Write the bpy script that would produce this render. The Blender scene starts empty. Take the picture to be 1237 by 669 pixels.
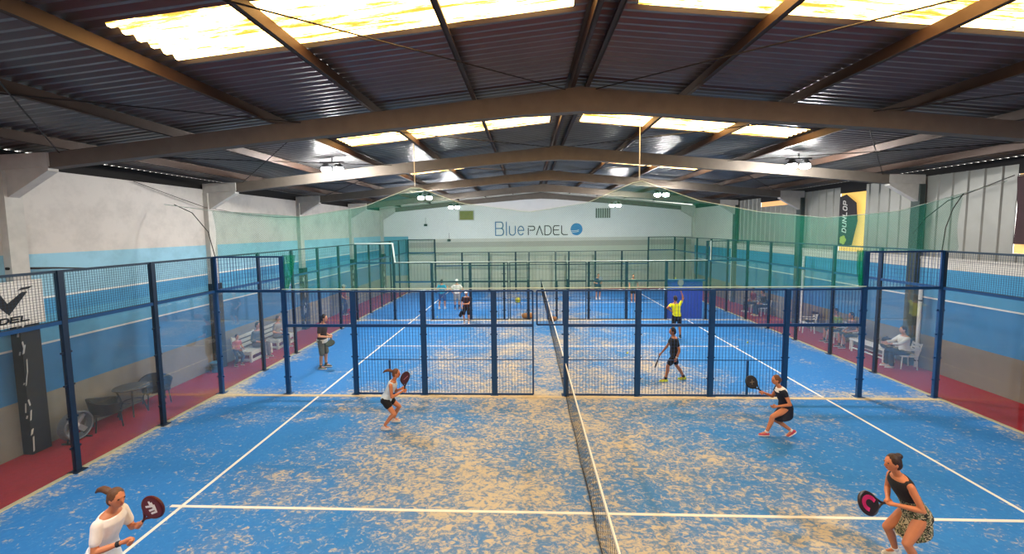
import bpy, bmesh, math, random
from mathutils import Vector, Matrix, noise
random.seed(7)
PI = math.pi
C = bpy.context.scene.collection
V = Vector

# ------------------------------------------------------------------ helpers
def lin(h):
    h = h.lstrip('#')
    out = []
    for i in (0, 2, 4):
        c = int(h[i:i+2], 16) / 255
        out.append(c / 12.92 if c <= 0.04045 else ((c + 0.055) / 1.055) ** 2.4)
    return (*out, 1.0)

MATS = {}
def mat(name, col, rough=0.6, metal=0.0, var=0.12, scale=6.0, emit=None, estr=0.0, bump=0.0, spec=0.5):
    """principled surface whose colour is broken up a little by procedural noise"""
    if name in MATS: return MATS[name]
    m = bpy.data.materials.new(name); m.use_nodes = True
    nt = m.node_tree; N = nt.nodes; L = nt.links
    b = N['Principled BSDF']
    c = lin(col) if isinstance(col, str) else (*col, 1.0)
    tc = N.new('ShaderNodeTexCoord'); ns = N.new('ShaderNodeTexNoise')
    ns.inputs['Scale'].default_value = scale; ns.inputs['Detail'].default_value = 4
    L.new(tc.outputs['Object'], ns.inputs['Vector'])
    mx = N.new('ShaderNodeMix'); mx.data_type = 'RGBA'
    mx.inputs['A'].default_value = (*[x * (1 - var) for x in c[:3]], 1)
    mx.inputs['B'].default_value = (*[min(1, x * (1 + var)) for x in c[:3]], 1)
    L.new(ns.outputs['Fac'], mx.inputs['Factor'])
    L.new(mx.outputs['Result'], b.inputs['Base Color'])
    b.inputs['Roughness'].default_value = rough; b.inputs['Metallic'].default_value = metal
    b.inputs['Specular IOR Level'].default_value = spec
    if bump:
        bp = N.new('ShaderNodeBump'); bp.inputs['Strength'].default_value = bump; bp.inputs['Distance'].default_value = 0.01
        L.new(ns.outputs['Fac'], bp.inputs['Height']); L.new(bp.outputs['Normal'], b.inputs['Normal'])
    if emit:
        b.inputs['Emission Color'].default_value = lin(emit) if isinstance(emit, str) else (*emit, 1)
        b.inputs['Emission Strength'].default_value = estr
    MATS[name] = m
    return m

class MB:
    """collects shapes into one mesh"""
    def __init__(s): s.bm = bmesh.new()
    def box(s, x0, x1, y0, y1, z0, z1):
        v = [s.bm.verts.new(p) for p in ((x0,y0,z0),(x1,y0,z0),(x1,y1,z0),(x0,y1,z0),(x0,y0,z1),(x1,y0,z1),(x1,y1,z1),(x0,y1,z1))]
        for f in ((0,3,2,1),(4,5,6,7),(0,1,5,4),(1,2,6,5),(2,3,7,6),(3,0,4,7)): s.bm.faces.new([v[i] for i in f])
        return s
    def obox(s, c, ax, ay, az):
        """box at centre c with three half-extent vectors"""
        c, ax, ay, az = V(c), V(ax), V(ay), V(az)
        P = [c+i*ax+j*ay+k*az for k in (-1,1) for (i,j) in ((-1,-1),(1,-1),(1,1),(-1,1))]
        v = [s.bm.verts.new(p) for p in P]
        for f in ((0,3,2,1),(4,5,6,7),(0,1,5,4),(1,2,6,5),(2,3,7,6),(3,0,4,7)): s.bm.faces.new([v[i] for i in f])
        return s
    def beam(s, a, b, w, h, up=(0,0,1)):
        a, b = V(a), V(b); d = b - a; up = V(up)
        if abs(d.normalized().dot(up)) > .99: up = V((1,0,0))
        side = d.cross(up).normalized(); u2 = side.cross(d).normalized()
        return s.obox((a+b)/2, d/2, side*w/2, u2*h/2)
    def tube(s, pts, r, n=8, caps=True):
        pts = [V(p) for p in pts]; rr = r if isinstance(r, (list, tuple)) else [r]*len(pts)
        rings = []; prev = None
        for i, p in enumerate(pts):
            d = (pts[min(i+1, len(pts)-1)] - pts[max(i-1, 0)]).normalized()
            if prev is None:
                prev = d.orthogonal().normalized()
            prev = (prev - d*prev.dot(d))
            prev = prev.normalized() if prev.length > 1e-6 else d.orthogonal().normalized()
            q = d.cross(prev)
            rings.append([s.bm.verts.new(p + (prev*math.cos(2*PI*k/n) + q*math.sin(2*PI*k/n))*rr[i]) for k in range(n)])
        for a, b in zip(rings, rings[1:]):
            for k in range(n): s.bm.faces.new((a[k], a[(k+1)%n], b[(k+1)%n], b[k]))
        if caps:
            s.bm.faces.new(rings[0][::-1]); s.bm.faces.new(rings[-1])
        return s
    def loft(s, rings):
        """rings: list of (centre, vecA, vecB) ellipses"""
        n = 20; R = []
        for c, a, b in rings:
            c, a, b = V(c), V(a), V(b)
            R.append([s.bm.verts.new(c + a*math.cos(2*PI*k/n) + b*math.sin(2*PI*k/n)) for k in range(n)])
        for p, q in zip(R, R[1:]):
            for k in range(n): s.bm.faces.new((p[k], p[(k+1)%n], q[(k+1)%n], q[k]))
        s.bm.faces.new(R[0][::-1]); s.bm.faces.new(R[-1])
        return s
    def caps(s, a, b, ra, rb, n=12):
        """tapered capsule"""
        a, b = V(a), V(b); d = (b-a); L = d.length
        d = d.normalized() if L > 1e-6 else V((0,0,1))
        pts = []; rr = []
        for t in (80, 60, 35): pts.append(a - d*ra*math.sin(math.radians(t))); rr.append(ra*math.cos(math.radians(t)))
        pts.append(a); rr.append(ra)
        if L > 1e-4: pts.append(b); rr.append(rb)
        for t in (35, 60, 80): pts.append(b + d*rb*math.sin(math.radians(t))); rr.append(rb*math.cos(math.radians(t)))
        q0 = d.orthogonal().normalized(); q1 = d.cross(q0)
        rings = [[s.bm.verts.new(p + (q0*math.cos(2*PI*k/n) + q1*math.sin(2*PI*k/n))*r) for k in range(n)] for p, r in zip(pts, rr)]
        for A, B in zip(rings, rings[1:]):
            for k in range(n): s.bm.faces.new((A[k], A[(k+1)%n], B[(k+1)%n], B[k]))
        s.bm.faces.new(rings[0][::-1]); s.bm.faces.new(rings[-1])
        return s
    def ell(s, c, ax, ay, az, nu=16, nv=10):
        c, ax, ay, az = V(c), V(ax), V(ay), V(az)
        top = s.bm.verts.new(c+az); bot = s.bm.verts.new(c-az); R = []
        for i in range(1, nv):
            t = PI*i/nv
            R.append([s.bm.verts.new(c + az*math.cos(t) + (ax*math.cos(2*PI*k/nu) + ay*math.sin(2*PI*k/nu))*math.sin(t)) for k in range(nu)])
        for k in range(nu):
            s.bm.faces.new((top, R[0][k], R[0][(k+1)%nu])); s.bm.faces.new((bot, R[-1][(k+1)%nu], R[-1][k]))
        for a, b in zip(R, R[1:]):
            for k in range(nu): s.bm.faces.new((a[k], b[k], b[(k+1)%nu], a[(k+1)%nu]))
        return s
    def prism(s, poly, o, u, v, n):
        """flat polygon (list of 2-D points) in frame o,u,v extruded by vector n"""
        o, u, v, n = V(o), V(u), V(v), V(n)
        A = [s.bm.verts.new(o+u*p[0]+v*p[1]) for p in poly]; B = [s.bm.verts.new(o+u*p[0]+v*p[1]+n) for p in poly]
        s.bm.faces.new(A[::-1]); s.bm.faces.new(B); k = len(A)
        for i in range(k): s.bm.faces.new((A[i], A[(i+1)%k], B[(i+1)%k], B[i]))
        return s
    def stroke(s, line, w, o, u, v, n):
        """pen stroke of width w along a 2-D polyline"""
        for a, b in zip(line, line[1:]):
            dx, dy = b[0]-a[0], b[1]-a[1]; l = math.hypot(dx, dy) or 1
            nx, ny = -dy/l*w/2, dx/l*w/2; ex, ey = dx/l*w*.35, dy/l*w*.35
            s.prism([(a[0]-ex+nx, a[1]-ey+ny), (a[0]-ex-nx, a[1]-ey-ny), (b[0]+ex-nx, b[1]+ey-ny), (b[0]+ex+nx, b[1]+ey+ny)], o, u, v, n)
        return s
    def build(s, name, m, parent=None, smooth=False, origin=None, remesh=None, sm=4):
        if origin is None: origin = V((0,0,0))
        origin = V(origin)
        bmesh.ops.recalc_face_normals(s.bm, faces=s.bm.faces[:])
        for v in s.bm.verts: v.co -= origin
        me = bpy.data.meshes.new(name); s.bm.to_mesh(me); s.bm.free()
        if remesh:
            t = bpy.data.objects.new('t', me); C.objects.link(t)
            r = t.modifiers.new('r', 'REMESH'); r.mode = 'VOXEL'; r.voxel_size = remesh
            k = t.modifiers.new('s', 'SMOOTH'); k.factor = .5; k.iterations = sm
            dg = bpy.context.evaluated_depsgraph_get(); dg.update()
            me2 = bpy.data.meshes.new_from_object(t.evaluated_get(dg))
            bpy.data.objects.remove(t); bpy.data.meshes.remove(me); me = me2; me.name = name; smooth = True
        me.materials.clear()
        for x in (m if isinstance(m, list) else [m]): me.materials.append(x)
        if smooth:
            for p in me.polygons: p.use_smooth = True
        o = bpy.data.objects.new(name, me); C.objects.link(o)
        if parent is not None: o.parent = parent
        elif origin.length > 0: o.location = origin
        return o

def empty(name, label, cat, loc, group=None, rz=0):
    o = bpy.data.objects.new(name, None); C.objects.link(o)
    o.location = loc; o.rotation_euler = (0,0,rz); o.empty_display_size = .2
    o['label'] = label; o['category'] = cat
    if group: o['group'] = group
    return o
def tag(o, label, cat, group=None):
    o['label'] = label; o['category'] = cat
    if group: o['group'] = group
    return o
def struct(o): o['kind'] = 'structure'; return o
def dup(root, loc, rz, label, group=None):
    r = root.copy(); C.objects.link(r); r.location = loc; r.rotation_euler = (0,0,rz); r['label'] = label
    if group: r['group'] = group
    for ch in list(root.children):
        c = ch.copy(); C.objects.link(c); c.parent = r
        for g in ch.children:
            d = g.copy(); C.objects.link(d); d.parent = c
    return r

# ------------------------------------------------------------------ special materials
def nodes_of(name):
    m = bpy.data.materials.new(name); m.use_nodes = True
    return m, m.node_tree.nodes, m.node_tree.links

def mth(N, L, op, a, b=None, c=None, clamp=False):
    n = N.new('ShaderNodeMath'); n.operation = op; n.use_clamp = clamp
    for i, x in enumerate((a, b, c)):
        if x is None: continue
        if isinstance(x, (int, float)): n.inputs[i].default_value = x
        else: L.new(x, n.inputs[i])
    return n.outputs[0]

def mixc(N, L, f, a, b):
    n = N.new('ShaderNodeMix'); n.data_type = 'RGBA'
    for k, x in (('Factor', f), ('A', a), ('B', b)):
        if isinstance(x, (int, float, tuple)): n.inputs[k].default_value = x
        else: L.new(x, n.inputs[k])
    return n.outputs['Result']

def turf_material():
    m, N, L = nodes_of('turf'); b = N['Principled BSDF']
    g = N.new('ShaderNodeNewGeometry'); sp = N.new('ShaderNodeSeparateXYZ'); L.new(g.outputs['Position'], sp.inputs[0])
    def nz(sx, sy, scale, det=5, rough=.6, rot=0, dist=0.0):
        mp = N.new('ShaderNodeMapping'); mp.inputs['Scale'].default_value = (sx, sy, 1); mp.inputs['Rotation'].default_value = (0,0,rot)
        L.new(g.outputs['Position'], mp.inputs[0])
        n = N.new('ShaderNodeTexNoise'); n.inputs['Scale'].default_value = scale; n.inputs['Detail'].default_value = det
        n.inputs['Roughness'].default_value = rough; n.inputs['Distortion'].default_value = dist
        L.new(mp.outputs[0], n.inputs['Vector']); return n.outputs['Fac']
    def ramp(v, a, b_, to=1.0):
        n = N.new('ShaderNodeMapRange'); n.inputs['From Min'].default_value = a; n.inputs['From Max'].default_value = b_; n.inputs['To Max'].default_value = to
        n.interpolation_type = 'SMOOTHSTEP'; L.new(v, n.inputs['Value']); return n.outputs[0]
    big = nz(1, 1, .42, 4, .55, 0, .6)
    mid = nz(1, 1.7, 1.3, 6, .65, .4, 1.0)
    fine = nz(1, 1.6, 6.0, 5, .70, .35, 1.3)
    fine2 = nz(1.2, 1, 11, 3, .6, -.6, .6)
    ax = mth(N, L, 'ABSOLUTE', mth(N, L, 'ADD', sp.outputs[0], .25))
    near = ramp(ax, 7.2, 1.2)
    # sand gathers along the court edges (side fences every 10 m and back glass)
    ym = mth(N, L, 'PINGPONG', mth(N, L, 'ADD', sp.outputs[1], 5.0), 5.0)
    edge = ramp(ym, .55, 0.0, .26)
    ex = ramp(mth(N, L, 'SUBTRACT', 10.0, mth(N, L, 'ABSOLUTE', sp.outputs[0])), .75, .05, .30)
    cov = mth(N, L, 'ADD', mth(N, L, 'MULTIPLY', near, .37), mth(N, L, 'MULTIPLY', mth(N, L, 'SUBTRACT', big, .53), 1.1))
    cov = mth(N, L, 'ADD', cov, mth(N, L, 'MULTIPLY', mth(N, L, 'SUBTRACT', mid, .52), .75))
    far = N.new('ShaderNodeMapRange'); far.inputs['From Min'].default_value = 5; far.inputs['From Max'].default_value = 15
    far.inputs['To Min'].default_value = 0; far.inputs['To Max'].default_value = .16; L.new(sp.outputs[1], far.inputs['Value'])
    cov = mth(N, L, 'SUBTRACT', mth(N, L, 'ADD', mth(N, L, 'ADD', cov, edge), ex), far.outputs[0])
    f = mth(N, L, 'ADD', mth(N, L, 'MULTIPLY', fine, .72), mth(N, L, 'MULTIPLY', fine2, .28))
    blob = ramp(mth(N, L, 'ADD', f, mth(N, L, 'MULTIPLY', cov, .30)), .53, .69, .85)
    dust = ramp(cov, -.05, .45, .62)
    blue = mixc(N, L, fine2, lin(TURF_A), lin(TURF_B))
    col = mixc(N, L, dust, blue, lin('#76889a'))
    col = mixc(N, L, blob, col, lin(SAND))
    # bare compacted sand along the foot of the fences
    L.new(col, b.inputs['Base Color']); b.inputs['Roughness'].default_value = .85; b.inputs['Specular IOR Level'].default_value = .25
    bp = N.new('ShaderNodeBump'); bp.inputs['Strength'].default_value = .35; bp.inputs['Distance'].default_value = .01
    L.new(fine2, bp.inputs['Height']); L.new(bp.outputs[0], b.inputs['Normal'])
    return m

def wall_material(name, bands, line_z, grime=.25, lines=True):
    """painted wall: bands = [(z_from, colour), ...] bottom to top, thin white lines at line_z"""
    m, N, L = nodes_of(name); b = N['Principled BSDF']
    g = N.new('ShaderNodeNewGeometry'); sp = N.new('ShaderNodeSeparateXYZ'); L.new(g.outputs['Position'], sp.inputs[0])
    z = sp.outputs[2]; col = lin(bands[0][1])
    for z0, c in bands[1:]:
        col = mixc(N, L, mth(N, L, 'GREATER_THAN', z, z0), col, lin(c))
    for lz in line_z:
        d = mth(N, L, 'ABSOLUTE', mth(N, L, 'SUBTRACT', z, lz))
        col = mixc(N, L, mth(N, L, 'LESS_THAN', d, .022), col, lin('#d8dcd8'))
    ns = N.new('ShaderNodeTexNoise'); ns.inputs['Scale'].default_value = 1.3; ns.inputs['Detail'].default_value = 8; ns.inputs['Roughness'].default_value = .7
    L.new(g.outputs['Position'], ns.inputs['Vector'])
    mr = N.new('ShaderNodeMapRange'); mr.inputs['From Min'].default_value = .45; mr.inputs['From Max'].default_value = .75
    mr.inputs['To Max'].default_value = grime; L.new(ns.outputs['Fac'], mr.inputs['Value'])
    dark = N.new('ShaderNodeMix'); dark.data_type = 'RGBA'; dark.blend_type = 'MULTIPLY'
    L.new(mr.outputs[0], dark.inputs['Factor']); L.new(col, dark.inputs['A']); dark.inputs['B'].default_value = (.45,.45,.45,1)
    L.new(dark.outputs['Result'], b.inputs['Base Color']); b.inputs['Roughness'].default_value = .8
    bp = N.new('ShaderNodeBump'); bp.inputs['Strength'].default_value = .2; bp.inputs['Distance'].default_value = .01
    L.new(ns.outputs['Fac'], bp.inputs['Height']); L.new(bp.outputs[0], b.inputs['Normal'])
    return m

def glass_material():
    m, N, L = nodes_of('court_glass'); N.remove(N['Principled BSDF']); out = N['Material Output']
    tr = N.new('ShaderNodeBsdfTransparent'); tr.inputs[0].default_value = (.985,.99,.99,1)
    gl = N.new('ShaderNodeBsdfGlossy'); gl.inputs['Roughness'].default_value = .03; gl.inputs[0].default_value = (1,1,1,1)
    df = N.new('ShaderNodeBsdfDiffuse'); df.inputs[0].default_value = lin('#b7c0bb')
    g = N.new('ShaderNodeNewGeometry'); ns = N.new('ShaderNodeTexNoise'); ns.inputs['Scale'].default_value = 1.5; ns.inputs['Detail'].default_value = 5
    L.new(g.outputs['Position'], ns.inputs['Vector'])
    mr = N.new('ShaderNodeMapRange'); mr.inputs['To Min'].default_value = .012; mr.inputs['To Max'].default_value = .04; L.new(ns.outputs['Fac'], mr.inputs['Value'])
    m1 = N.new('ShaderNodeMixShader'); L.new(mr.outputs[0], m1.inputs[0]); L.new(tr.outputs[0], m1.inputs[1]); L.new(df.outputs[0], m1.inputs[2])
    fr = N.new('ShaderNodeLayerWeight'); fr.inputs['Blend'].default_value = .25
    k = mth(N, L, 'MULTIPLY', fr.outputs['Fresnel'], .2)
    m2 = N.new('ShaderNodeMixShader'); L.new(k, m2.inputs[0]); L.new(m1.outputs[0], m2.inputs[1]); L.new(gl.outputs[0], m2.inputs[2])
    L.new(m2.outputs[0], out.inputs['Surface']); return m

def net_material(name, colour, pitch, thin, veil):
    """knotted netting: cords of a diagonal grid over open gaps"""
    m, N, L = nodes_of(name); N.remove(N['Principled BSDF']); out = N['Material Output']
    uv = N.new('ShaderNodeTexCoord'); sp = N.new('ShaderNodeSeparateXYZ'); L.new(uv.outputs['Object'], sp.inputs[0])
    a = mth(N, L, 'ADD', sp.outputs[0], sp.outputs[2]); c = mth(N, L, 'SUBTRACT', sp.outputs[0], sp.outputs[2])
    w = mth(N, L, 'MAXIMUM', mth(N, L, 'LESS_THAN', mth(N, L, 'FRACT', mth(N, L, 'DIVIDE', a, pitch)), thin),
            mth(N, L, 'LESS_THAN', mth(N, L, 'FRACT', mth(N, L, 'DIVIDE', c, pitch)), thin))
    f = mth(N, L, 'ADD', mth(N, L, 'MULTIPLY', w, .22), veil)
    if name == 'green_netting':      # the net hangs in doubled folds towards both sides
        q = N.new('ShaderNodeMapRange'); q.inputs['From Min'].default_value = 2.8; q.inputs['From Max'].default_value = 7.0; q.inputs['To Max'].default_value = .11
        q.interpolation_type = 'SMOOTHSTEP'; L.new(mth(N, L, 'ABSOLUTE', mth(N, L, 'ADD', sp.outputs[0], .8)), q.inputs['Value']); f = mth(N, L, 'ADD', f, q.outputs[0])
    tr = N.new('ShaderNodeBsdfTransparent'); tr.inputs[0].default_value = (.93,.985,.96,1)
    df = N.new('ShaderNodeBsdfDiffuse'); df.inputs[0].default_value = lin(colour)
    tl = N.new('ShaderNodeBsdfTranslucent'); tl.inputs[0].default_value = lin(colour)
    ad = N.new('ShaderNodeMixShader'); ad.inputs[0].default_value = .35; L.new(df.outputs[0], ad.inputs[1]); L.new(tl.outputs[0], ad.inputs[2])
    ms = N.new('ShaderNodeMixShader'); L.new(f, ms.inputs[0]); L.new(tr.outputs[0], ms.inputs[1]); L.new(ad.outputs[0], ms.inputs[2])
    L.new(ms.outputs[0], out.inputs['Surface']); return m

def skylight_material():
    m, N, L = nodes_of('skylight_sheet'); N.remove(N['Principled BSDF']); out = N['Material Output']
    g = N.new('ShaderNodeNewGeometry'); mp = N.new('ShaderNodeMapping'); mp.inputs['Scale'].default_value = (.45, 8, 1)
    L.new(g.outputs['Position'], mp.inputs[0])
    ns = N.new('ShaderNodeTexNoise'); ns.inputs['Scale'].default_value = 1.6; ns.inputs['Detail'].default_value = 8; ns.inputs['Roughness'].default_value = .75
    L.new(mp.outputs[0], ns.inputs['Vector'])
    mr = N.new('ShaderNodeMapRange'); mr.inputs['From Min'].default_value = .50; mr.inputs['From Max'].default_value = .58; L.new(ns.outputs['Fac'], mr.inputs['Value'])
    col = mixc(N, L, mr.outputs[0], (1.0, .60, .21, 1), (1.0, .50, .07, 1))
    st = N.new('ShaderNodeMapRange'); st.inputs['To Min'].default_value = SKY_STR; st.inputs['To Max'].default_value = SKY_STR*.11; L.new(mr.outputs[0], st.inputs['Value'])
    e = N.new('ShaderNodeEmission'); L.new(col, e.inputs[0]); L.new(st.outputs[0], e.inputs[1])
    L.new(e.outputs[0], out.inputs['Surface']); return m

TURF_A, TURF_B, SAND = '#2a70b8', '#3787cc', '#cbbd9c'
SKY_STR = 11.0
BULB_STR = 640.0

M_turf = turf_material()
M_glass = glass_material()
M_net_green = net_material('green_netting', '#2a9d80', .06, .16, .10)
M_sky = skylight_material()
M_wall_left = wall_material('wall_paint_left', [(0,'#85837a'), (1.15,'#2f79ac'), (2.26,'#5ba4c6'), (2.9,'#4c97c2'), (3.28,'#8dbccf'), (4.26,'#c6c0b8')], [2.26, 3.28], .45)
M_wall_right = wall_material('wall_paint_right', [(0,'#7c766c'), (1.12,'#2f78ab'), (2.34,'#4490ba'), (3.3,'#c9c6bd')], [2.34], .25)
M_wall_back = wall_material('wall_plaster_back', [(0,'#b9bcae'), (3.35,'#a9a69c'), (3.75,'#c6c2b8'), (4.0,'#e2e2df')], [], .12)
M_red = mat('red_carpet', '#9c1d2b', .95, var=.25, scale=9)
M_line = mat('line_paint', '#e9e6da', .8, var=.08)
M_post = mat('blue_post_paint', '#1a4878', .35, .1, var=.2, scale=12)
M_postd = mat('navy_post_paint', '#14283f', .4, .1, var=.2, scale=12)
M_wire = mat('blue_wire', '#1a4478', .45, .2)
M_concrete = mat('concrete_white', '#bdbab2', .85, var=.2, scale=5, bump=.2)
M_beam = mat('concrete_beam', '#6c6359', .85, var=.22, scale=4, bump=.2)
M_coldark = mat('black_padding', '#15171a', .5, var=.6, scale=18)
M_purlin = mat('rusty_purlin', '#402c20', .6, .25, var=.35, scale=3)
M_rod = mat('brace_steel', '#2c2724', .6, .4)
M_roof = mat('roof_sheet', '#6e6d6d', .38, .45, var=.22, scale=1.5)
M_sheet = mat('wall_sheet_metal', '#8b8b85', .5, .35, var=.15, scale=2)
M_fascia = mat('dark_fascia', '#1b1817', .9)
M_white = mat('white_plastic', '#e4e4de', .5)
M_black = mat('black_plastic', '#16171a', .45)

# ------------------------------------------------------------------ hall
WX = 11.85
YL = {-3: -15.2, -2: -9.5, -1: -3.9, 0: 1.75, 1: 7.28, 2: 13.0, 3: 18.8, 4: 24.3}   # frames stand slightly askew
YR = {-3: -16.4, -2: -10.2, -1: -4.1, 0: 1.95, 1: 7.9, 2: 13.9, 3: 20.1, 4: 26.7}
def fy(k, x): return YL[k] + (YR[k]-YL[k])*(x+WX)/(2*WX)

# floor: blue turf for three courts, red walkways either side
struct(MB().box(-10, 10, -5.0, 25.9, -.12, 0).build('floor', M_turf))
struct(MB().box(-12.1, -10, -14, 27.5, -.12, -.004).build('floor_walkway', M_red))
struct(MB().box(10, 12.1, -14, 27.5, -.12, -.004).build('floor_walkway', M_red))
struct(MB().box(-10, 10, -14, -5.0, -.12, -.004).build('floor_walkway', M_red))
struct(MB().box(-10, 10, 25.9, 27.5, -.12, -.004).build('floor_walkway', M_red))
mk = mat('sandy_kerb', '#b8b394', .9, var=.25, scale=20)
for x in (-10.03, 10.03):
    struct(MB().box(x-.05, x+.05, -5, 25.5, -.02, .012).build('trim_1', mk))

for y in (4.86, 14.86):
    struct(MB().box(-10, 10, y-.07, y+.07, 0, .006).build('trim_1', mat('sand_strip', '#cdbf9c', .9, var=.3, scale=9)))
# court markings
for k, yc in enumerate((0, 10, 20)):
    for x in (-7.02, 7.02):
        struct(MB().box(x-.03, x+.03, yc-5, yc+4.97, 0, .004).build('floor_marking', M_line))
    struct(MB().box(-7.22, 7.22, yc-.03, yc+.03, 0, .0045).build('floor_marking', M_line))

# side and end walls
struct(MB().box(-WX-.2, -WX, -14, 24.9, 0, 6.12).build('wall_left', M_wall_left))
mb = MB(); mb.box(WX, WX+.2, -14, 27.2, 0, 3.62); mb.box(WX, WX+.2, 20.3, 27.2, 3.62, 6.12)
struct(mb.build('wall_right', M_wall_right))
a, b = V((-12.1, 24.45, 0)), V((12.1, 26.93, 0)); d = (b-a).normalized(); nrm = V((d.y, -d.x, 0))   # nrm faces the courts
mb = MB(); mb.prism([(0,0), (24.4,0), (24.4,6.35), (12.2,7.6), (0,6.35)], a, d, (0,0,1), -nrm*.2)
WB = struct(mb.build('wall_back', M_wall_back))
def backpt(x): return a + d*((x+12.1)/d.x)
mb = MB(); o = a + nrm*.012 + V((0,0,0))
mb.prism([(.05,1.3), (2.2,1.3), (2.2,4.22), (.05,4.22)], o, d, (0,0,1), nrm*.01)
struct(mb.build('wall_back_paint', mat('band_blue', '#6aa6c0', .8, var=.1)))
struct(MB().box(-12.1, 12.1, -14.2, -14, 0, 7.7).build('wall_front', mat('plaster_front', '#c8c6c0', .85)))

# steel sheeting above the right-hand masonry, with two openings
def sheet_bay(y0, y1, z0, z1, name='wall_right_sheeting'):
    mb = MB(); y = y0; bm = mb.bm; prof = []
    while y < y1 - 1e-4:
        for dy, dx in ((0,0), (.33,0), (.36,-.035), (.42,-.035)):
            if y+dy < y1: prof.append((WX+.08+dx, y+dy))
        y += .45
    prof.append((WX+.08, y1))
    lo = [bm.verts.new((x,yy,z0)) for x,yy in prof]; hi = [bm.verts.new((x,yy,z1)) for x,yy in prof]
    lo2 = [bm.verts.new((x+.02,yy,z0)) for x,yy in prof]; hi2 = [bm.verts.new((x+.02,yy,z1)) for x,yy in prof]
    for i in range(len(prof)-1):
        bm.faces.new((lo[i], lo[i+1], hi[i+1], hi[i])); bm.faces.new((lo2[i], hi2[i], hi2[i+1], lo2[i+1]))
        bm.faces.new((hi[i], hi[i+1], hi2[i+1], hi2[i]))
    struct(mb.build(name, M_sheet))
sheet_bay(5.22, 10.25, 3.62, 6.25)
sheet_bay(11.6, 14.9, 3.62, 6.25)
sheet_bay(14.9, 17.6, 3.62, 5.75); sheet_bay(17.6, 20.3, 3.62, 6.25)
sheet_bay(-14, 3.4, 3.62, 6.25); sheet_bay(3.4, 5.22, 3.62, 3.9)
struct(MB().box(WX-.03, WX+.0, -14, 20.3, 3.58, 3.66).build('trim_2', M_concrete))
M_glow = mat('backlit_panel', '#caa564', .7, emit=(1.0,.55,.18), estr=.6)
struct(MB().box(WX+.12, WX+.16, 10.25, 11.6, 3.62, 6.2).build('window_1', mat('backlit_yellow', '#c8a548', .7, emit=(1.0,.62,.16), estr=.6)))
struct(MB().box(WX+.12, WX+.16, 3.4, 5.22, 3.9, 6.2).build('window_2', M_glow))
struct(MB().box(WX+.12, WX+.16, 14.9, 17.6, 5.75, 6.25).build('wall_right_sun_glow', mat('sun_glow_orange', '#b98d5c', .7, emit=(1.0,.5,.2), estr=.7)))  # orange glow stands in for sunlight falling on the sheeting; no window here

# roof: profiled sheets, ridge along the hall
RZ, SL = 7.68, .1
def roof_z(x): return RZ - SL*abs(x)
sky = []
for y0 in (-7.9, -1.83, 4.3, 10.45, 16.5):
    for sgn in (-1, 1):
        x0, x1 = (.42, 5.95)
        if y0 == -1.83: x1 = 5.85 if sgn < 0 else 6.6
        if y0 == 16.5 and sgn < 0: continue
        sky.append((sgn*x0, sgn*x1, y0, y0+1.05))
def corrug(x0, x1, y0, y1, name, m, sub=0):
    """wave runs along Y, ribs run down the slope"""
    mb = MB(); bm = mb.bm; q = .0475
    A = []; B = []; A2 = []; B2 = []
    def prof(y):
        t = (y+20)/q; i = math.floor(t); f0 = .03*(1 if i % 4 in (1,2) else -1); f1 = .03*(1 if (i+1) % 4 in (1,2) else -1)
        return f0 + (f1-f0)*(t-i)
    ys_ = [y0] + [-20+i*q for i in range(math.ceil((y0+20)/q+1e-6), math.floor((y1+20)/q-1e-6)+1)] + [y1]
    for y in ys_:
        dz = prof(y)
        for lst, x, t in ((A,x0,0), (B,x1,0), (A2,x0,.012), (B2,x1,.012)): lst.append(bm.verts.new((x, y, roof_z(x)+dz+t)))
    for i in range(len(A)-1):
        bm.faces.new((A[i], B[i], B[i+1], A[i+1])); bm.faces.new((A2[i], A2[i+1], B2[i+1], B2[i]))
    return struct(mb.build(name, m))
for sgn in (-1, 1):
    
    ys = [-14, -7.9, -6.85, -1.83, -.78, 4.3, 5.35, 10.45, 11.5, 16.5, 17.55, 27.4]
    corrug(0, sgn*.42, -14, 27.4, 'ceiling', M_roof)
    corrug(sgn*6.6, sgn*12.0, -14, 27.4, 'ceiling', M_roof)
    for i in range(len(ys)-1):
        hole = i % 2 == 1
        if hole and ys[i] == 16.5 and sgn < 0: hole = False
        xe = 5.95
        if hole and ys[i] == -1.83: xe = 5.85 if sgn < 0 else 6.6
        if hole:
            corrug(sgn*.42, sgn*xe, ys[i], ys[i+1], 'window_4', M_sky)
            if xe < 6.6: corrug(sgn*xe, sgn*6.6, ys[i], ys[i+1], 'ceiling', M_roof)
        else:
            corrug(sgn*.42, sgn*6.6, ys[i], ys[i+1], 'ceiling', M_roof)
# ridge cap
struct(MB().beam((0,-14,RZ+.05), (0,27.4,RZ+.05), .5, .02).build('ceiling_ridge', M_roof))
# dark eave boards; daylight shows through the sheet crests above them
for sgn in (-1, 1):
    struct(MB().box(min(sgn*11.94, sgn*11.96), max(sgn*11.94, sgn*11.96), -14, 27.4, 6.0, 6.458).build('trim_3', M_fascia))

# purlins (profiled steel, run the length of the hall)
for x in (-.17, .17, -2.1, 2.1, -4.1, 4.1, -6.1, 6.1, -8.2, 8.2, -10.4, 10.4):
    zt = roof_z(x) - .05; s = 1 if x > 0 else -1
    mb = MB(); mb.box(x-.012, x+.012, -13.9, 25, zt-.19, zt)
    mb.box(min(x, x+s*.07), max(x, x+s*.07), -13.9, 25, zt-.014, zt); mb.box(min(x, x-s*.07), max(x, x-s*.07), -13.9, 25, zt-.19, zt-.176)
    struct(mb.build('roof_purlin', M_purlin))

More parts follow.
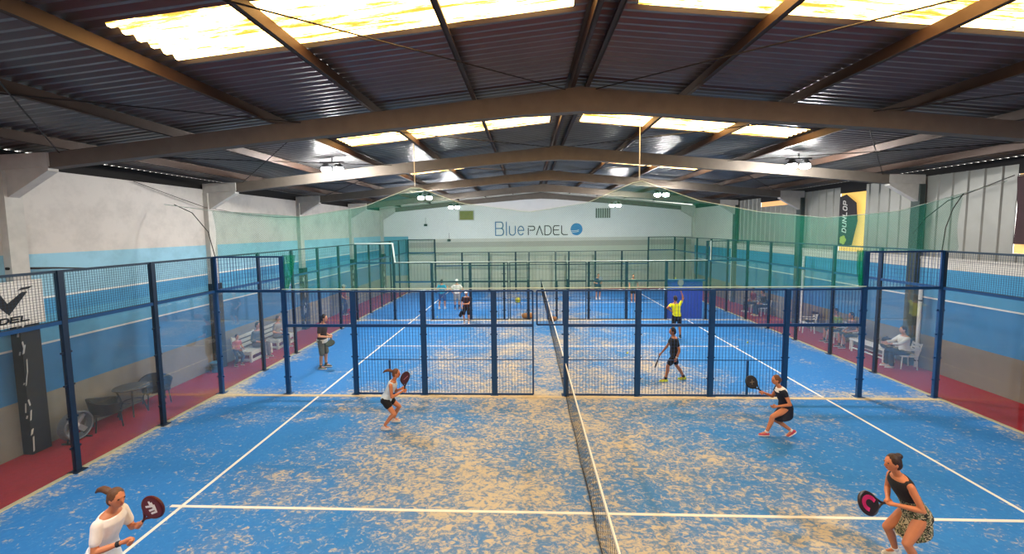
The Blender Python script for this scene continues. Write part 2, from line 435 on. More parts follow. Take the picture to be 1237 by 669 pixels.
# portal frames: columns with white heads, tapered rafters
for k in range(-2, 5):
    for sgn in (-1, 1):
        X0, X1 = sgn*11.3, 0
        yy = fy(k, sgn*11.6)
        mb = MB(); bm = mb.bm
        def ring(x, zt, h, w):
            y = fy(k, x)
            return [bm.verts.new((x, y-w/2, zt-h)), bm.verts.new((x, y+w/2, zt-h)), bm.verts.new((x, y+w/2, zt)), bm.verts.new((x, y-w/2, zt))]
        R = [ring(sgn*10.75, 6.33, .3, .22), ring(sgn*6, 6.82, .33, .22), ring(sgn*1.2, 7.27, .38, .22), ring(0, 7.4, .46, .22)]
        bm.faces.new(R[0]); bm.faces.new(R[-1][::-1])
        for p, q in zip(R, R[1:]):
            for i in range(4): bm.faces.new((p[i], p[(i+1)%4], q[(i+1)%4], q[i]))
        struct(mb.build('roof_beam', M_beam))
        col_m = M_concrete if sgn < 0 or k >= 3 else M_concrete
        mb = MB(); w = .32
        
        # head: corbel block reaching out to the rafter, with a sloping brace under it
        xa, xb = sgn*(WX-.0), sgn*10.72
        mb.prism([(abs(xa),6.0), (abs(xb),6.06), (abs(xb),6.34), (abs(xa),6.3)], (0, yy-.14, 0), (sgn,0,0), (0,0,1), (0,.28,0))
        mb.prism([(abs(xa),5.45), (abs(xa),5.36), (abs(xb)+.05,5.98), (abs(xb)+.05,6.07), (abs(xa),6.07)], (0, yy-.1, 0), (sgn,0,0), (0,0,1), (0,.2,0))
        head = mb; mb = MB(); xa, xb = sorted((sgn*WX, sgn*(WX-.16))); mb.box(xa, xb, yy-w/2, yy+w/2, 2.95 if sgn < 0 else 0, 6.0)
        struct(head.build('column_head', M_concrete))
        struct(mb.build('column', mat('column_dark_green', '#3a4644', .7, .2, var=.2) if (sgn > 0 and k < 4) else M_concrete))  # right-hand columns get a dark grey-green, all but the farthest
        if sgn < 0:
            xa, xb = sgn*WX, sgn*(WX-.22)
            mb = MB(); mb.box(xa, xb, yy-.18, yy+.18, 0, 2.95)
            o = struct(mb.build('column_padding', M_coldark))
            mb = MB()
            for q in range(9):
                z = .15 + random.random()*2.7
                mb.obox((xb+.008, yy-.17+random.uniform(0,.05), z), (.004,0,0), (0,random.uniform(.008,.02),.01), (0,random.uniform(-.02,.02),random.uniform(.04,.16)))
                mb.obox((xb-random.uniform(.02,.06), yy-.185, random.random()*2.8+.1), (random.uniform(.01,.02),0,0), (0,.004,0), (.01,0,random.uniform(.02,.12)))
            p = mb.build('worn_patch', mat('torn_white', '#d3d2ca', .8), o)
# corrugated end closure over the back wall + cross bracing rods
rod = lambda *p: struct(MB().tube(p, .011, 6).build('brace_rod', M_rod))
for k in (-1, 0, 1, 2):
    for s in (-1, 1):
        for (xa, xb) in ((10.6, 5.4), (5.4, .2)):
            rod((s*xa, fy(k, s*xa), roof_z(xa)-.3), (s*xb, fy(k+1, s*xb), roof_z(xb)-.3))
            if xa > 6: rod((s*xb, fy(k, s*xb), roof_z(xb)-.3), (s*xa, fy(k+1, s*xa), roof_z(xa)-.3))

# ------------------------------------------------------------------ court fences and glass
def lerp(A, B, t): return V(A) + (V(B)-V(A))*t

def wire_panel(mb, A, B, z0, z1, pitch_v, pitch_h, rv, rh):
    A, B = V(A), V(B); d = B-A; n = max(1, int(d.length/pitch_v)); side = d.cross(V((0,0,1))).normalized()
    for i in range(1, n):
        p = A + d*(i/n); mb.obox((p.x, p.y, (z0+z1)/2), d.normalized()*rv, side*rv, (0,0,(z1-z0)/2))
    k = max(1, int((z1-z0)/pitch_h))
    for i in range(1, k):
        z = z0+(z1-z0)*i/k; mb.obox(((A.x+B.x)/2, (A.y+B.y)/2, z), d/2, side*rh, (0,0,rh))

def frame_rect(mb, A, B, z0, z1, w=.035):
    A, B = V(A), V(B)
    for z in (z0, z1): mb.beam((A.x,A.y,z), (B.x,B.y,z), w, w)
    for p in (A, B): mb.beam((p.x,p.y,z0), (p.x,p.y,z1), w, w, up=(1,0,0))

def fence(name, label, cat, A, B, panels, posts, mp, group=None, pw=.10, pitch=(.085,.1,.0038,.0012)):
    """panels: (t0, t1, kind, glass height, top, lower limit); posts: (t, top)   t in metres from A"""
    A, B = V(A), V(B); d = (B-A).normalized(); side = d.cross(V((0,0,1))).normalized()
    P = lambda t: A + d*t
    root = empty(name, label, cat, A, group)
    inv = A
    for t, top in posts:
        p = P(t); mb = MB(); mb.obox((p.x,p.y,top/2), d*pw/2, side*.04, (0,0,top/2))
        mb.obox((p.x,p.y,.008), d*.11, side*.10, (0,0,.008))
        for z in (.5, 1.1, 1.75, 2.4):
            if z < top: mb.obox((p.x,p.y,z), d*(pw/2+.05), side*.015, (0,0,.018))
        mb.build('post', mp, root, origin=inv)
    for t0, t1, hg, top, low in panels:
        e = pw/2 if t1-t0 > .5 else 0
        a_, b_ = P(t0+e), P(t1-e)
        if hg > 0:
            mb = MB(); mb.obox(((a_+b_)/2 + V((0,0,hg/2+.02))), (b_-a_)/2, side*.006, (0,0,hg/2-.03))
            mb.build('glass_pane', M_glass, root, origin=inv)
        z0 = max(hg, low)
        if top > z0 + .05:
            mb = MB(); wire_panel(mb, a_, b_, z0, top, *pitch)
            frame_rect(mb, a_, b_, z0+.02, top-.02, .045)
            if z0 < 1.9 and top > 2.1: mb.beam((a_.x,a_.y,2.0), (b_.x,b_.y,2.0), .05, .08)
            if z0 < .9: mb.beam((a_.x,a_.y,1.02), (b_.x,b_.y,1.02), .012, .02)
            mb.build('mesh_panel', M_wire if mp is M_post else M_postw, root, origin=inv)
            if hg > 0:
                mb = MB(); mb.beam((a_.x,a_.y,hg), (b_.x,b_.y,hg), .06, .07); mb.build('rail', M_post, root, origin=inv)
    return root
M_postw = mat('navy_wire', '#1b3247', .45, .2)

std_p = [(0,2,3,4,0), (2,4,2,3,0), (4,6,0,3,0), (6,8,0,3,0), (8,9.15,0,3,0), (9.15,10,0,3,2.0),
         (10,12,0,3,0), (12,14,0,3,0), (14,16,0,3,0), (16,18,2,3,0), (18,20,3,4,0)]
std_posts = [(0,4), (2,4), (4,3), (6,3), (8,3), (10,3), (12,3), (14,3), (16,3), (18,4), (20,4)]
f1 = fence('court_fence', 'blue mesh and glass fence directly behind the front court, under the green net', 'fence',
      (-10,5,0), (10,5,0), std_p, std_posts, M_post, 'fences between the courts', pw=.115)
for t in (5.0, 15.0):
    MB().beam((-10+t,5,0), (-10+t,5,1.0), .05, .05).build('stub_post', M_post, f1, origin=(-10,5,0))
p2 = [(0,2,3,4,0), (2,4,2,3,0), (4,6,0,3,0), (6,8,0,3,0), (8,9,0,3,0), (9,11,0,3,2.0),
      (11,12,0,3,0), (12,14,0,3,0), (14,16,0,3,0), (16,18,2,3,0), (18,20,3,4,0)]
s2 = [(0,4), (2,4), (4,3), (6,3), (7.75,3), (9,2.1), (11,2.1), (10.45,2.0), (12.1,3), (14,3), (16,3), (18,4), (20,4)]
f2 = fence('court_fence', 'dark fence between the middle and last court, white tape along its top', 'fence',
      (-10,15,0), (10,15,0), p2, s2, M_postd, 'fences between the courts', pw=.10, pitch=(.16,.3,.004,.002))
mb = MB(); R = .03
for q in (((-10,4.02),(-8,4.02)), ((-8,4.02),(-7.9,3.03)), ((-7.9,3.03),(8,3.03)), ((8.15,3.03),(8.15,4.0))):
    mb.beam((q[0][0],14.94,q[0][1]), (q[1][0],14.94,q[1][1]), .03, .07 if q[0][0] < -7.95 else .022)
mb.build('white_tape', mat('white_tape', '#e8ece6', .6), f2, origin=(-10,15,0))
p3 = [(0,2,3,4,0), (2,4,2,3,0), (4,6,0,3,0), (6,8,0,3,0), (8,9,0,3,0), (9,11,0,3,2.0),
      (11,12,0,3,0), (12,14,0,3,0), (14,16,0,3,0), (16,18,2,3,0), (18,20,3,4,0)]
f3 = fence('court_fence', 'farthest dark mesh fence standing in front of the white end wall', 'fence',
      (-9.9,24.45,0), (10,25.7,0), p3, [(0,4), (2,4), (4,3), (6,3), (8,3), (9,2.2), (11,2.2), (12,3), (14,3), (16,3), (18,4), (20,4)], M_postd,
      'fences between the courts', pw=.08, pitch=(.2,.4,.003,.002))
# end glass walls of each court
for sgn, sname in ((-1,'left'), (1,'right')):
    for kc, (y0, nm) in enumerate(((-5,'front'), (5,'middle'), (15,'last'))):
        L_ = 10.0 if kc < 2 else (9.4 if sgn < 0 else 10.6)
        st = 2.0
        pan = []; po = []
        t = 0.0
        n = 5; w = L_/n
        for i in range(n): pan.append((i*w, (i+1)*w, 3, 4, 0))
        for i in range(n):
            if i > 0: po.append((i*w - (.35 if (sgn > 0 and kc == 0 and i == 4) else 0), 4))
        x = sgn*10.0
        col = M_postd
        words_ = {('left','front'): 'glass end wall of the front court, white banner on its mesh top',
                  ('left','middle'): 'glass end wall of the middle court, white benches seen through it',
                  ('left','last'): 'distant glass end wall of the last court beside the bare blue-painted wall',
                  ('right','front'): 'glass end wall of the front court on the metal-clad side of the hall',
                  ('right','middle'): 'glass end wall of the middle court, seated spectators behind it',
                  ('right','last'): 'distant glass end wall of the last court by the white corner'}
        fence('glass_end_wall', words_[(sname, nm)], 'glass wall', (x, y0, 0), (x, y0+L_, 0), pan, po, col, 'glass end walls of the courts',
              pw=.10, pitch=(.05,.05,.0022,.0022) if (kc == 0) else (.12,.12,.0025,.0025))

# ------------------------------------------------------------------ court nets
def court_net(yc, label):
    root = empty('padel_net', label, 'net', (0, yc, 0), 'court nets')
    o = V((0, yc, 0)); y0, y1 = yc-4.86, yc+4.86
    def top(y): return .88 + .04*((y-yc)/5)**2
    mb = MB(); n = 80
    ys = [y0+(y1-y0)*i/n for i in range(n+1)]
    for i in range(0, n+1): mb.tube([(.0, ys[i], .02), (0, ys[i], top(ys[i])-.02)], .003, 4, False)
    for j in range(1, 10):
        mb.tube([(0, y, top(y)*j/10) for y in ys[::8]], .0028, 4, False)
    mb.build('mesh', mat('net_cord', '#15161a', .8), root, origin=o)
    mb = MB()
    for p, q in zip(ys[::4], ys[4::4]):
        mb.beam((0,p,top(p)), (0,q,top(q)), .022, .06)
    mb.build('headband', mat('net_band', '#e6e3d8', .7), root, origin=o)
    mb = MB()
    for p, q in zip(ys[::4], ys[4::4]): mb.tube([(0.01*math.sin(p*3),p,.02), (0.01*math.sin(q*3),q,.02)], .012, 6)
    mb.build('bottom_rope', M_black, root, origin=o)
    for y in (y0-.04, y1+.04):
        MB().box(-.04,.04,y-.04,y+.04,0,.95).build('net_post', M_post, root, origin=o)
court_net(0, 'black net with white headband across the front court')
court_net(10, 'black net across the middle court, seen through the blue fence')
court_net(20, 'small distant net across the last court')

# ------------------------------------------------------------------ green divider net
def net_top(x):
    pts = [(-11.4,5.5), (-10.0,5.3), (-7.4,5.1), (-5.6,5.36), (-4.15,5.9), (-2.9,5.42), (-1.0,5.15), (.6,5.38), (2.0,5.98), (3.6,5.4), (5.2,5.08), (6.95,4.9), (8.8,5.05), (10.44,5.5), (11.5,5.8)]
    for (x0,z0), (x1,z1) in zip(pts, pts[1:]):
        if x0 <= x <= x1: return z0+(z1-z0)*(x-x0)/(x1-x0)
    return pts[0][1] if x < pts[0][0] else pts[-1][1]
root = empty('divider_net', 'green ball-stop net hung over the blue fence, peaked at two hanging cords', 'net', (0,5.08,3))
mb = MB(); bm = mb.bm; nx, nz = 120, 14; G = []
for i in range(nx+1):
    x = -10.0 + 20.44*i/nx; zb = 3.0 if -7.95 < x < 7.95 else 3.98; col_ = []
    for j in range(nz+1):
        t = j/nz; z = zb + (net_top(x)-zb)*t
        y = 5.08 + .07*math.sin(x*3.1+t*2)*math.sin(t*PI) + .04*math.sin(x*8)*(1-t)*t*3 + (.05 if t < .02 else 0)
        col_.append(bm.verts.new((x, y, z)))
    G.append(col_)
for p, q in zip(G, G[1:]):
    for j in range(nz): bm.faces.new((p[j], q[j], q[j+1], p[j+1]))
mb.build('netting', M_net_green, root, smooth=True, origin=(0,5.08,3))
# bunched net beside the tall corner panels
M_netd = net_material('bunched_green_netting', '#0e8a63', .05, .5, .45)
for s in (-1, 1):
    mb = MB(); bm = mb.bm; rows = []
    for i in range(9):
        z = 3.02 + i*.125; w = .12 + .26*i/8*(1 if s < 0 else .35)
        rows.append([bm.verts.new((s*7.98 - s*w*k/8, 5.02+.05*math.sin(k*2.3+i*.5), z)) for k in range(9)])
    for p, q in zip(rows, rows[1:]):
        for k in range(8): bm.faces.new((p[k], p[k+1], q[k+1], q[k]))
    mb.build('gathered_netting', M_netd, root, smooth=True, origin=(0,5.08,3))
M_rope = mat('pale_rope', '#c8d8cc', .8)
xs = [-11.4 + 22.9*i/90 for i in range(91)]
MB().tube([(x, 5.08, net_top(x)) for x in xs], .009, 6).build('top_rope', M_rope, root, origin=(0,5.08,3))
MB().tube([(-8+16*i/30, 4.94, 3.06) for i in range(31)], .014, 6).build('bottom_rope', M_rope, root, origin=(0,5.08,3))
MB().tube([(10.44,5.08,5.5), (10.2,5.08,5.1), (10.05,5.08,4.6), (10.0,5.08,4.0)], .012, 6).build('side_rope', M_rod, root, origin=(0,5.08,3))
MB().tube([(-11.2,5.2,5.5), (-10.6,5.1,5.25), (-10.15,5.08,4.7), (-10.0,5.08,4.0)], .012, 6).build('side_rope', M_rod, root, origin=(0,5.08,3))
for x, z in ((-4.15,5.9), (2.0,5.98)):
    MB().tube([(x,5.08,z), (x,5.08,roof_z(x)-.1)], .014, 6).build('hanging_cord', mat('cord_white', '#cfcdc4', .7), root, origin=(0,5.08,3))

# ------------------------------------------------------------------ floodlights
M_bulb = mat('lamp_glow', '#ffffff', .3, emit=(1.0,.985,.96), estr=BULB_STR)
M_house = mat('lamp_housing', '#3a3b3d', .4, .6)
fl = None
LP = [((-7.0,6.25,6.6), 'twin floodlight on the left slope of the second roof beam'),
      ((7.05,6.5,6.5), 'twin floodlight on the right slope of the second roof beam'),
      ((-5.75,12.9,6.2), 'floodlight seen through the green net below its left hanging cord'),
      ((5.1,13.1,6.2), 'floodlight seen through the green net near its right hanging cord'),
      ((-5.4,18.7,6.05), 'small distant floodlight beside the olive wall vent'),
      ((4.2,18.9,6.05), 'small distant floodlight above the barred wall vent'),
      ((-6.6,-4.4,6.5), None), ((6.6,-4.6,6.5), None), ((-6.9,1.9,6.95), None), ((7.6,2.1,6.95), None)]
for i, (p, lab) in enumerate(LP):
    if i in (8, 9): continue
    if fl is None:
        fl = empty('floodlight', lab, 'floodlight', p, 'ceiling floodlights')
        mb = MB(); mb.box(-.36,.36,-.05,.05,.16,.2); mb.beam((0,0,.2), (0,.0,.34), .03, .03); mb.build('bracket', M_house, fl)
        for dx in (-.19, .19):
            h = MB().tube([(dx,0,.18), (dx,0,.08), (dx,0,.02)], [.06,.12,.15], 16).build('housing', M_house, fl)
            MB().ell((dx,0,-.03), (.14,0,0), (0,.14,0), (0,0,.09)).build('bulb', M_bulb, h, smooth=True)
    else:
        dup(fl, p, 0, lab or ('floodlight over the near end of the front court, left side' if i == 6 else 'floodlight over the near end of the front court, right side'))

# ------------------------------------------------------------------ end wall lettering, vents, props
def text_strokes(root, glyphs, w, o, u, v, n, m, name='letter'):
    org = V(root.location)
    for g in glyphs:
        mb = MB()
        for line in g: mb.stroke(line, w, o, u, v, n)
        mb.build(name, m, root, origin=org)
def arc(cx, cy, rx, ry, a0, a1, k=14): return [(cx+rx*math.cos(math.radians(a0+(a1-a0)*i/k)), cy+ry*math.sin(math.radians(a0+(a1-a0)*i/k))) for i in range(k+1)]
zup = V((0,0,1))
O = backpt(-3.42) + nrm*.02; O.z = 4.22
lr = empty('wall_lettering', 'club name painted on the white end wall beside a blue ball', 'lettering', O)
H_ = 1.0
blue_g = [
  [[(0,0),(0,H_),(.38,H_)]+arc(.38,.76,.19,.24,90,-90)+[(0,.52)], [(.38,.52)]+arc(.40,.26,.21,.26,90,-90)+[(0,0)]],
  [[(.82,0),(.82,H_)]],
  [[(1.05,.68),(1.05,.22)]+arc(1.27,.22,.22,.22,180,360)+[(1.49,.68)]],
  [[(1.70,.36),(2.14,.36)]+arc(1.92,.34,.22,.33,5,320)]]
text_strokes(lr, blue_g, .075, O, d, zup, nrm*.012, mat('lettering_blue', '#46759c', .7))
s = 2.48
pad_g = [
  [[(s,.52),(s,.02)], [(s,.66),(s+.36,.66)]+arc(s+.36,.51,.13,.15,90,-90,8)+[(s+.12,.36)]],
  [[(s+.62,0),(s+.86,.68),(s+1.10,0)]],
  [[(s+1.26,0),(s+1.26,.68),(s+1.5,.68)]+arc(s+1.5,.34,.26,.34,90,-90,10)+[(s+1.26,0)]],
  [[(s+2.36,.68),(s+2.0,.68),(s+1.92,.55),(s+1.92,.13),(s+2.0,0),(s+2.36,0)], [(s+1.92,.36),(s+2.32,.36)]],
  [[(s+2.55,.68),(s+2.55,.12),(s+2.68,0),(s+3.0,0)]]]
text_strokes(lr, pad_g, .07, O, d, zup, nrm*.012, mat('lettering_black', '#2c2a26', .7))
mb = MB(); cx, cy, r = 6.18, .40, .46
mb.prism([(cx+r*math.cos(2*PI*i/40), cy+r*math.sin(2*PI*i/40)) for i in range(40)], O, d, zup, nrm*.012)
mb.build('ball_emblem', mat('emblem_blue', '#3c82b8', .7), lr, origin=O)
mb = MB()
for yy_ in (.02, .12): mb.stroke(arc(cx-.25, cy-yy_, .42, .10, 180, 350), .035, O+nrm*.013, d, zup, nrm*.008)
mb.build('emblem_swoosh', mat('swoosh_white', '#dfe3e4', .7), lr, origin=O)

# vents
def backbox(x0, x1, z0, z1, depth): 
    p, q = backpt(x0), backpt(x1); return (p+q)/2 + nrm*depth/2 + V((0,0,(z0+z1)/2)), (q-p)/2, nrm*depth/2, V((0,0,(z1-z0)/2))
c_, ax_, ay_, az_ = backbox(-6.15, -5.0, 5.36, 6.12, .12)
vt = empty('wall_vent', 'olive square vent panel high on the white end wall', 'vent', (c_.x,c_.y,0)); o_ = V((c_.x,c_.y,0))
MB().obox(c_, ax_*.9, ay_*.6, az_*.86).build('panel', mat('olive_panel', '#7d7a3c', .8), vt, origin=o_)
mb = MB()
for s_ in (-1,1): mb.obox(c_+ax_*.95*s_, ax_*.07, ay_, az_); mb.obox(c_+az_*.93*s_, ax_, ay_, az_*.07)
mb.build('frame', M_concrete, vt, origin=o_)
c_, ax_, ay_, az_ = backbox(4.2, 5.3, 5.45, 6.2, .1)
vt = empty('wall_vent', 'barred rectangular vent high on the white end wall, right of the lettering', 'vent', (c_.x,c_.y,0)); o_ = V((c_.x,c_.y,0))
MB().obox(c_, ax_*.95, ay_*.4, az_*.95).build('panel', mat('vent_grey', '#a9ada6', .7), vt, origin=o_)
mb = MB()
for i in range(-3, 4): mb.obox(c_+ax_*i/3.2, ax_*.06, ay_, az_)
mb.build('bars', mat('bar_dark', '#45493f', .6), vt, origin=o_)
# pull cord lamps on the end wall
for x, z0, lab in ((-8.6,5.05,'small grey wall fitting on the end wall, under the dark roof edge'), (-6.9,3.9,'small dark socket low on the end wall above the grey band')):
    c0 = backpt(x)+nrm*.08; r_ = empty('wall_fitting', lab, 'wall fitting', (c0.x,c0.y,z0))
    MB().box(-.12,.12,-.05,.05,-.08,.08).build('box', M_house, r_)
    MB().tube([(0,0,.08), (0,0,.55)], .012, 6).build('conduit', M_house, r_)

# blue banner on the middle fence
bn = empty('blue_banner', 'plain blue banner tied to the dark fence behind the yellow-shirted player', 'banner', (6.9,15.08,0))
mb = MB(); bm = mb.bm; g = [[bm.verts.new((-.95+1.9*i/16, .012*math.sin(i*1.3+j*.6), .03+2.0*j/8)) for j in range(9)] for i in range(17)]
g2 = [[bm.verts.new((-.95+1.9*i/16, .012*math.sin(i*1.3+j*.6)+.01, .03+2.0*j/8)) for j in range(9)] for i in range(17)]
for i in range(16):
    for j in range(8): bm.faces.new((g[i][j],g[i+1][j],g[i+1][j+1],g[i][j+1])); bm.faces.new((g2[i][j],g2[i][j+1],g2[i+1][j+1],g2[i+1][j]))
mb.build('banner_sheet', mat('banner_blue', '#1546b0', .6), bn, smooth=True)
MB().beam((-.97,-.02,2.04), (.97,-.02,2.04), .03, .04).build('top_hem', mat('hem_pale', '#6f9fc4', .6), bn)

# white banner with black tick on the near glass wall
ob = V((-10.045, .76, 3.08)); ub = V((0,-1,0)); vb = V((0,0,1))       # seen from the court: to the left is towards -Y
wb = empty('white_banner', 'white sponsor banner with black tick mark tied behind the mesh', 'banner', ob)
wx = V((0,1,0)); ox = V((-10.06,-1.9,3.07))
mb = MB(); mb.prism([(0,0),(2.66,0),(2.66,.80),(0,.80)], ox, wx, vb, (-.012,0,0)); mb.build('banner_sheet', mat('banner_white', '#ecece8', .6), wb, origin=ob)
Kb = mat('banner_black', '#1b1c20', .6)
tx = V((-10.058,-.35,3.07))
mb = MB(); mb.prism([(.33,.50),(.45,.62),(.55,.42),(.78,.60),(.86,.60),(.56,.22)], tx, wx, vb, (.01,0,0))
mb.prism([(.72,.635),(.78,.675),(.95,.69),(.88,.645)], tx, wx, vb, (.01,0,0)); mb.build('tick_mark', Kb, wb, origin=ob)
# bold slanted lettering
def bold(ch, x, w, h):
    P = {'B':[[(0,0),(0,h),(w*.8,h),(w,h*.75),(w*.8,h*.5),(w,h*.25),(w*.8,0),(0,0)],[(0,h*.5),(w*.8,h*.5)]],
         'U':[[(0,h),(0,h*.15),(w*.15,0),(w*.85,0),(w,h*.15),(w,h)]], 'L':[[(0,h),(0,0),(w,0)]],
         'P':[[(0,0),(0,h),(w*.85,h),(w,h*.75),(w*.85,h*.45),(0,h*.45)]],
         'A':[[(0,0),(w*.5,h),(w,0)],[(w*.2,h*.35),(w*.8,h*.35)]],
         'D':[[(0,0),(0,h),(w*.7,h),(w,h*.7),(w,h*.3),(w*.7,0),(0,0)]],
         'E':[[(w,0),(0,0),(0,h),(w,h)],[(0,h*.5),(w*.85,h*.5)]],
         'N':[[(0,0),(0,h),(w,0),(w,h)]], 'O':[[(w*.2,0),(0,h*.2),(0,h*.8),(w*.2,h),(w*.8,h),(w,h*.8),(w,h*.2),(w*.8,0),(w*.2,0)]]}[ch]
    return [[(x+px+py*.25, py) for px,py in l] for l in P]
txt = 'BULLPADEL'; w = .115
text_strokes(wb, [bold(ch, .88-(len(txt)-i)*.155, w, .085) for i, ch in enumerate(txt)], .026, tx+V((0,.0,.085)), wx, vb, V((.01,0,0)), Kb)

# dark banners in the side openings
hb = V((WX-.02, 11.45, 3.85))
db = empty('black_banner', 'black vertical banner with white lettering hanging in the yellow-lit side opening', 'banner', hb)
uy = V((0,-1,0))
mb = MB(); mb.prism([(0,0),(.75,.05),(.98,1.0),(.88,1.72),(.35,2.08),(0,2.0)], hb, uy, vb, (-.015,0,0))
mb.build('banner_sheet', mat('banner_charcoal', '#241d22', .7, var=.5, scale=2), db, origin=hb)
txt = 'DUNLOP'
vt_ = V((-.12,0,1)).normalized()
glyph = []
for i, ch in enumerate(txt):
    glyph.append([[(.28+(.16-py*1.0)*.9 if False else .42 - py, .55+i*.22+px) for px,py in l] for l in bold(ch, 0, .14, .2)])
text_strokes(db, glyph, .035, hb+V((-.018,0,0)), uy, vb, V((-.008,0,0)), mat('banner_letter_white', '#e6e2dc', .6))
mb = MB()
for q in range(5): mb.prism([(.28+.09*math.cos(2*PI*i/12)+.09*math.cos(q*1.26), .25+.09*math.sin(2*PI*i/12)+.1*math.sin(q*1.26)) for i in range(12)], hb+V((-.016,0,0)), uy, vb, (-.008-.002*q,0,0))
mb.build('round_emblem', mat('emblem_lime', '#a6b43c', .6), db, origin=hb)
hb2 = V((WX-.02, 5.1, 4.15))
db = empty('maroon_banner', 'dark maroon sheet hanging over the side opening at the frame edge', 'banner', hb2)
mb = MB(); mb.prism([(0,0),(1.75,0),(1.75,1.78),(-.04,1.78),(.02,.9)], hb2, uy, vb, (-.015,0,0)); mb.build('banner_sheet', mat('banner_maroon', '#3a2226', .8, var=.4, scale=3), db, origin=hb2)
MB().beam(hb2+V((-.01,.02,1.8)), hb2+V((-.01,-1.75,1.8)), .03, .03).build('top_rod', M_house, db, origin=hb2)

# pipes on the walls
for y, z0, z1, lab in ((7.58,0,2.75,'white downpipe on the right wall above the white-shirted spectator'), (13.5,0,3.3,'white downpipe by the middle column of the right wall'), (20.4,0,3.3,'white downpipe on the far part of the right wall')):
    p = empty('downpipe', lab, 'pipe', (WX-.07,y,z0), 'white downpipes')
    MB().tube([(0,0,0), (0,0,z1-z0)], .05, 12).build('pipe', M_white, p)
    mb = MB()
    for z in (.2, (z1-z0)*.8): mb.tube([(0,0,z), (0,0,z+.04)], .062, 12); mb.box(0,.07,-.012,.012,z,z+.03)
    mb.build('clip', M_house, p)
tag(MB().tube([(-11.76,1.55,3.99), (-11.72,2.4,3.93), (-11.76,3.3,3.84)], [.03,.02,.01], 8).build('wall_rod', M_rod), 'thin dark rod fixed across the light blue band behind the banner', 'rod')
tag(MB().tube([(-11.78,4.6,6.1), (-11.72,6.0,5.75), (-11.7,7.0,5.52), (-11.7,9,5.35), (-11.7,11,5.3), (-11.7,12.8,5.35)], .01, 6).build('hanging_cable', M_rod), 'thin dark cable sagging across the white upper wall', 'cable')
tag(MB().tube([(11.7,5.1,5.95),(11.68,6.0,5.65),(11.68,6.8,5.4),(11.7,7.5,4.9),(11.7,7.9,4.4)], .014, 6).build('hanging_cable', M_rod), 'dark cable looping down the grey metal sheets', 'cable')

# ------------------------------------------------------------------ furniture
def rot(p, a): return V((p[0]*math.cos(a)-p[1]*math.sin(a), p[0]*math.sin(a)+p[1]*math.cos(a), p[2]))
M_wick = mat('dark_wicker', '#2b2723', .7, var=.4, scale=60, bump=.6)
def wicker_chair():
    r = empty('wicker_chair', 'dark wicker tub chair between the grey fan and the round table', 'chair', (-11.28,2.88,0), 'wicker chairs')
    MB().box(-.26,.24,-.26,.26,.36,.42).build('seat', M_wick, r)
    mb = MB(); bm = mb.bm; lo = []; hi = []; lo2 = []; hi2 = []
    for i in range(25):
        a = math.radians(50 + 260*i/24); h = .62 + .16*math.exp(-((i-12)/6)**2); R_ = .33
        lo.append(bm.verts.new((R_*math.cos(a)*.9, R_*math.sin(a)*.9, .36))); hi.append(bm.verts.new((R_*1.12*math.cos(a), R_*1.12*math.sin(a), h)))
        lo2.append(bm.verts.new((R_*math.cos(a)*.82, R_*math.sin(a)*.82, .36))); hi2.append(bm.verts.new((R_*1.02*math.cos(a), R_*1.02*math.sin(a), h)))
    for i in range(24):
        bm.faces.new((lo[i],lo[i+1],hi[i+1],hi[i])); bm.faces.new((lo2[i],hi2[i],hi2[i+1],lo2[i+1])); bm.faces.new((hi[i],hi[i+1],hi2[i+1],hi2[i])); bm.faces.new((lo[i],lo2[i],lo2[i+1],lo[i+1]))
    for i in (0,24): bm.faces.new((lo[i],hi[i],hi2[i],lo2[i]))
    mb.build('backrest', M_wick, r)
    for sx in (-.22,.2):
        for sy in (-.22,.22): MB().tube([(sx,sy,.37), (sx*1.15,sy*1.15,0)], .016, 8).build('leg', M_black, r)
    return r
wc = wicker_chair(); wc.rotation_euler.z = .9
dup(wc, (-11.3,4.26,0), -.6, 'dark wicker tub chair on the far side of the round table')
tb = empty('round_table', 'round dark-topped table between two wicker chairs on the red walkway', 'table', (-11.33,3.58,0))
MB().tube([(0,0,.70), (0,0,.72), (0,0,.735)], [.36,.38,.37], 28).build('table_top', mat('table_top', '#55544f', .25), tb, smooth=False)
for k in range(4):
    a_ = PI/4+k*PI/2; MB().tube([(.3*math.cos(a_),.3*math.sin(a_),.70), (.2*math.cos(a_),.2*math.sin(a_),.35), (.3*math.cos(a_),.3*math.sin(a_),0)], .018, 8).build('leg', M_wick, tb)
MB().tube([(.2*math.cos(t*PI/8),.2*math.sin(t*PI/8),.35) for t in range(17)], .012, 6).build('ring', M_wick, tb)
fn = empty('drum_fan', 'round grey floor fan leaning by the dark padded column', 'fan', (-11.4,2.18,0))
mb = MB()
for q in range(25):
    a0, a1 = 2*PI*q/24, 2*PI*(q+1)/24
    if q < 24:
        mb.tube([(0,.3*math.cos(a0),.36+.3*math.sin(a0)), (0,.3*math.cos(a1),.36+.3*math.sin(a1))], .02, 6); mb.tube([(.16,.3*math.cos(a0),.36+.3*math.sin(a0)), (.16,.3*math.cos(a1),.36+.3*math.sin(a1))], .02, 6)
        mb.beam((0,.3*math.cos(a0),.36+.3*math.sin(a0)), (.16,.3*math.cos(a0),.36+.3*math.sin(a0)), .02, .08, up=(0,-math.sin(a0),math.cos(a0)))
mb.build('drum', mat('fan_grey', '#6e747b', .5, .3), fn)
mb = MB()
for q in range(4):
    a0 = PI/4+q*PI/2; mb.obox((.08,.14*math.cos(a0),.36+.14*math.sin(a0)), (.03,.0,0), (.015,-.05*math.sin(a0),.05*math.cos(a0)), (0,.12*math.cos(a0),.12*math.sin(a0)))
mb.build('blade', mat('fan_blade', '#8f959b', .5), fn)
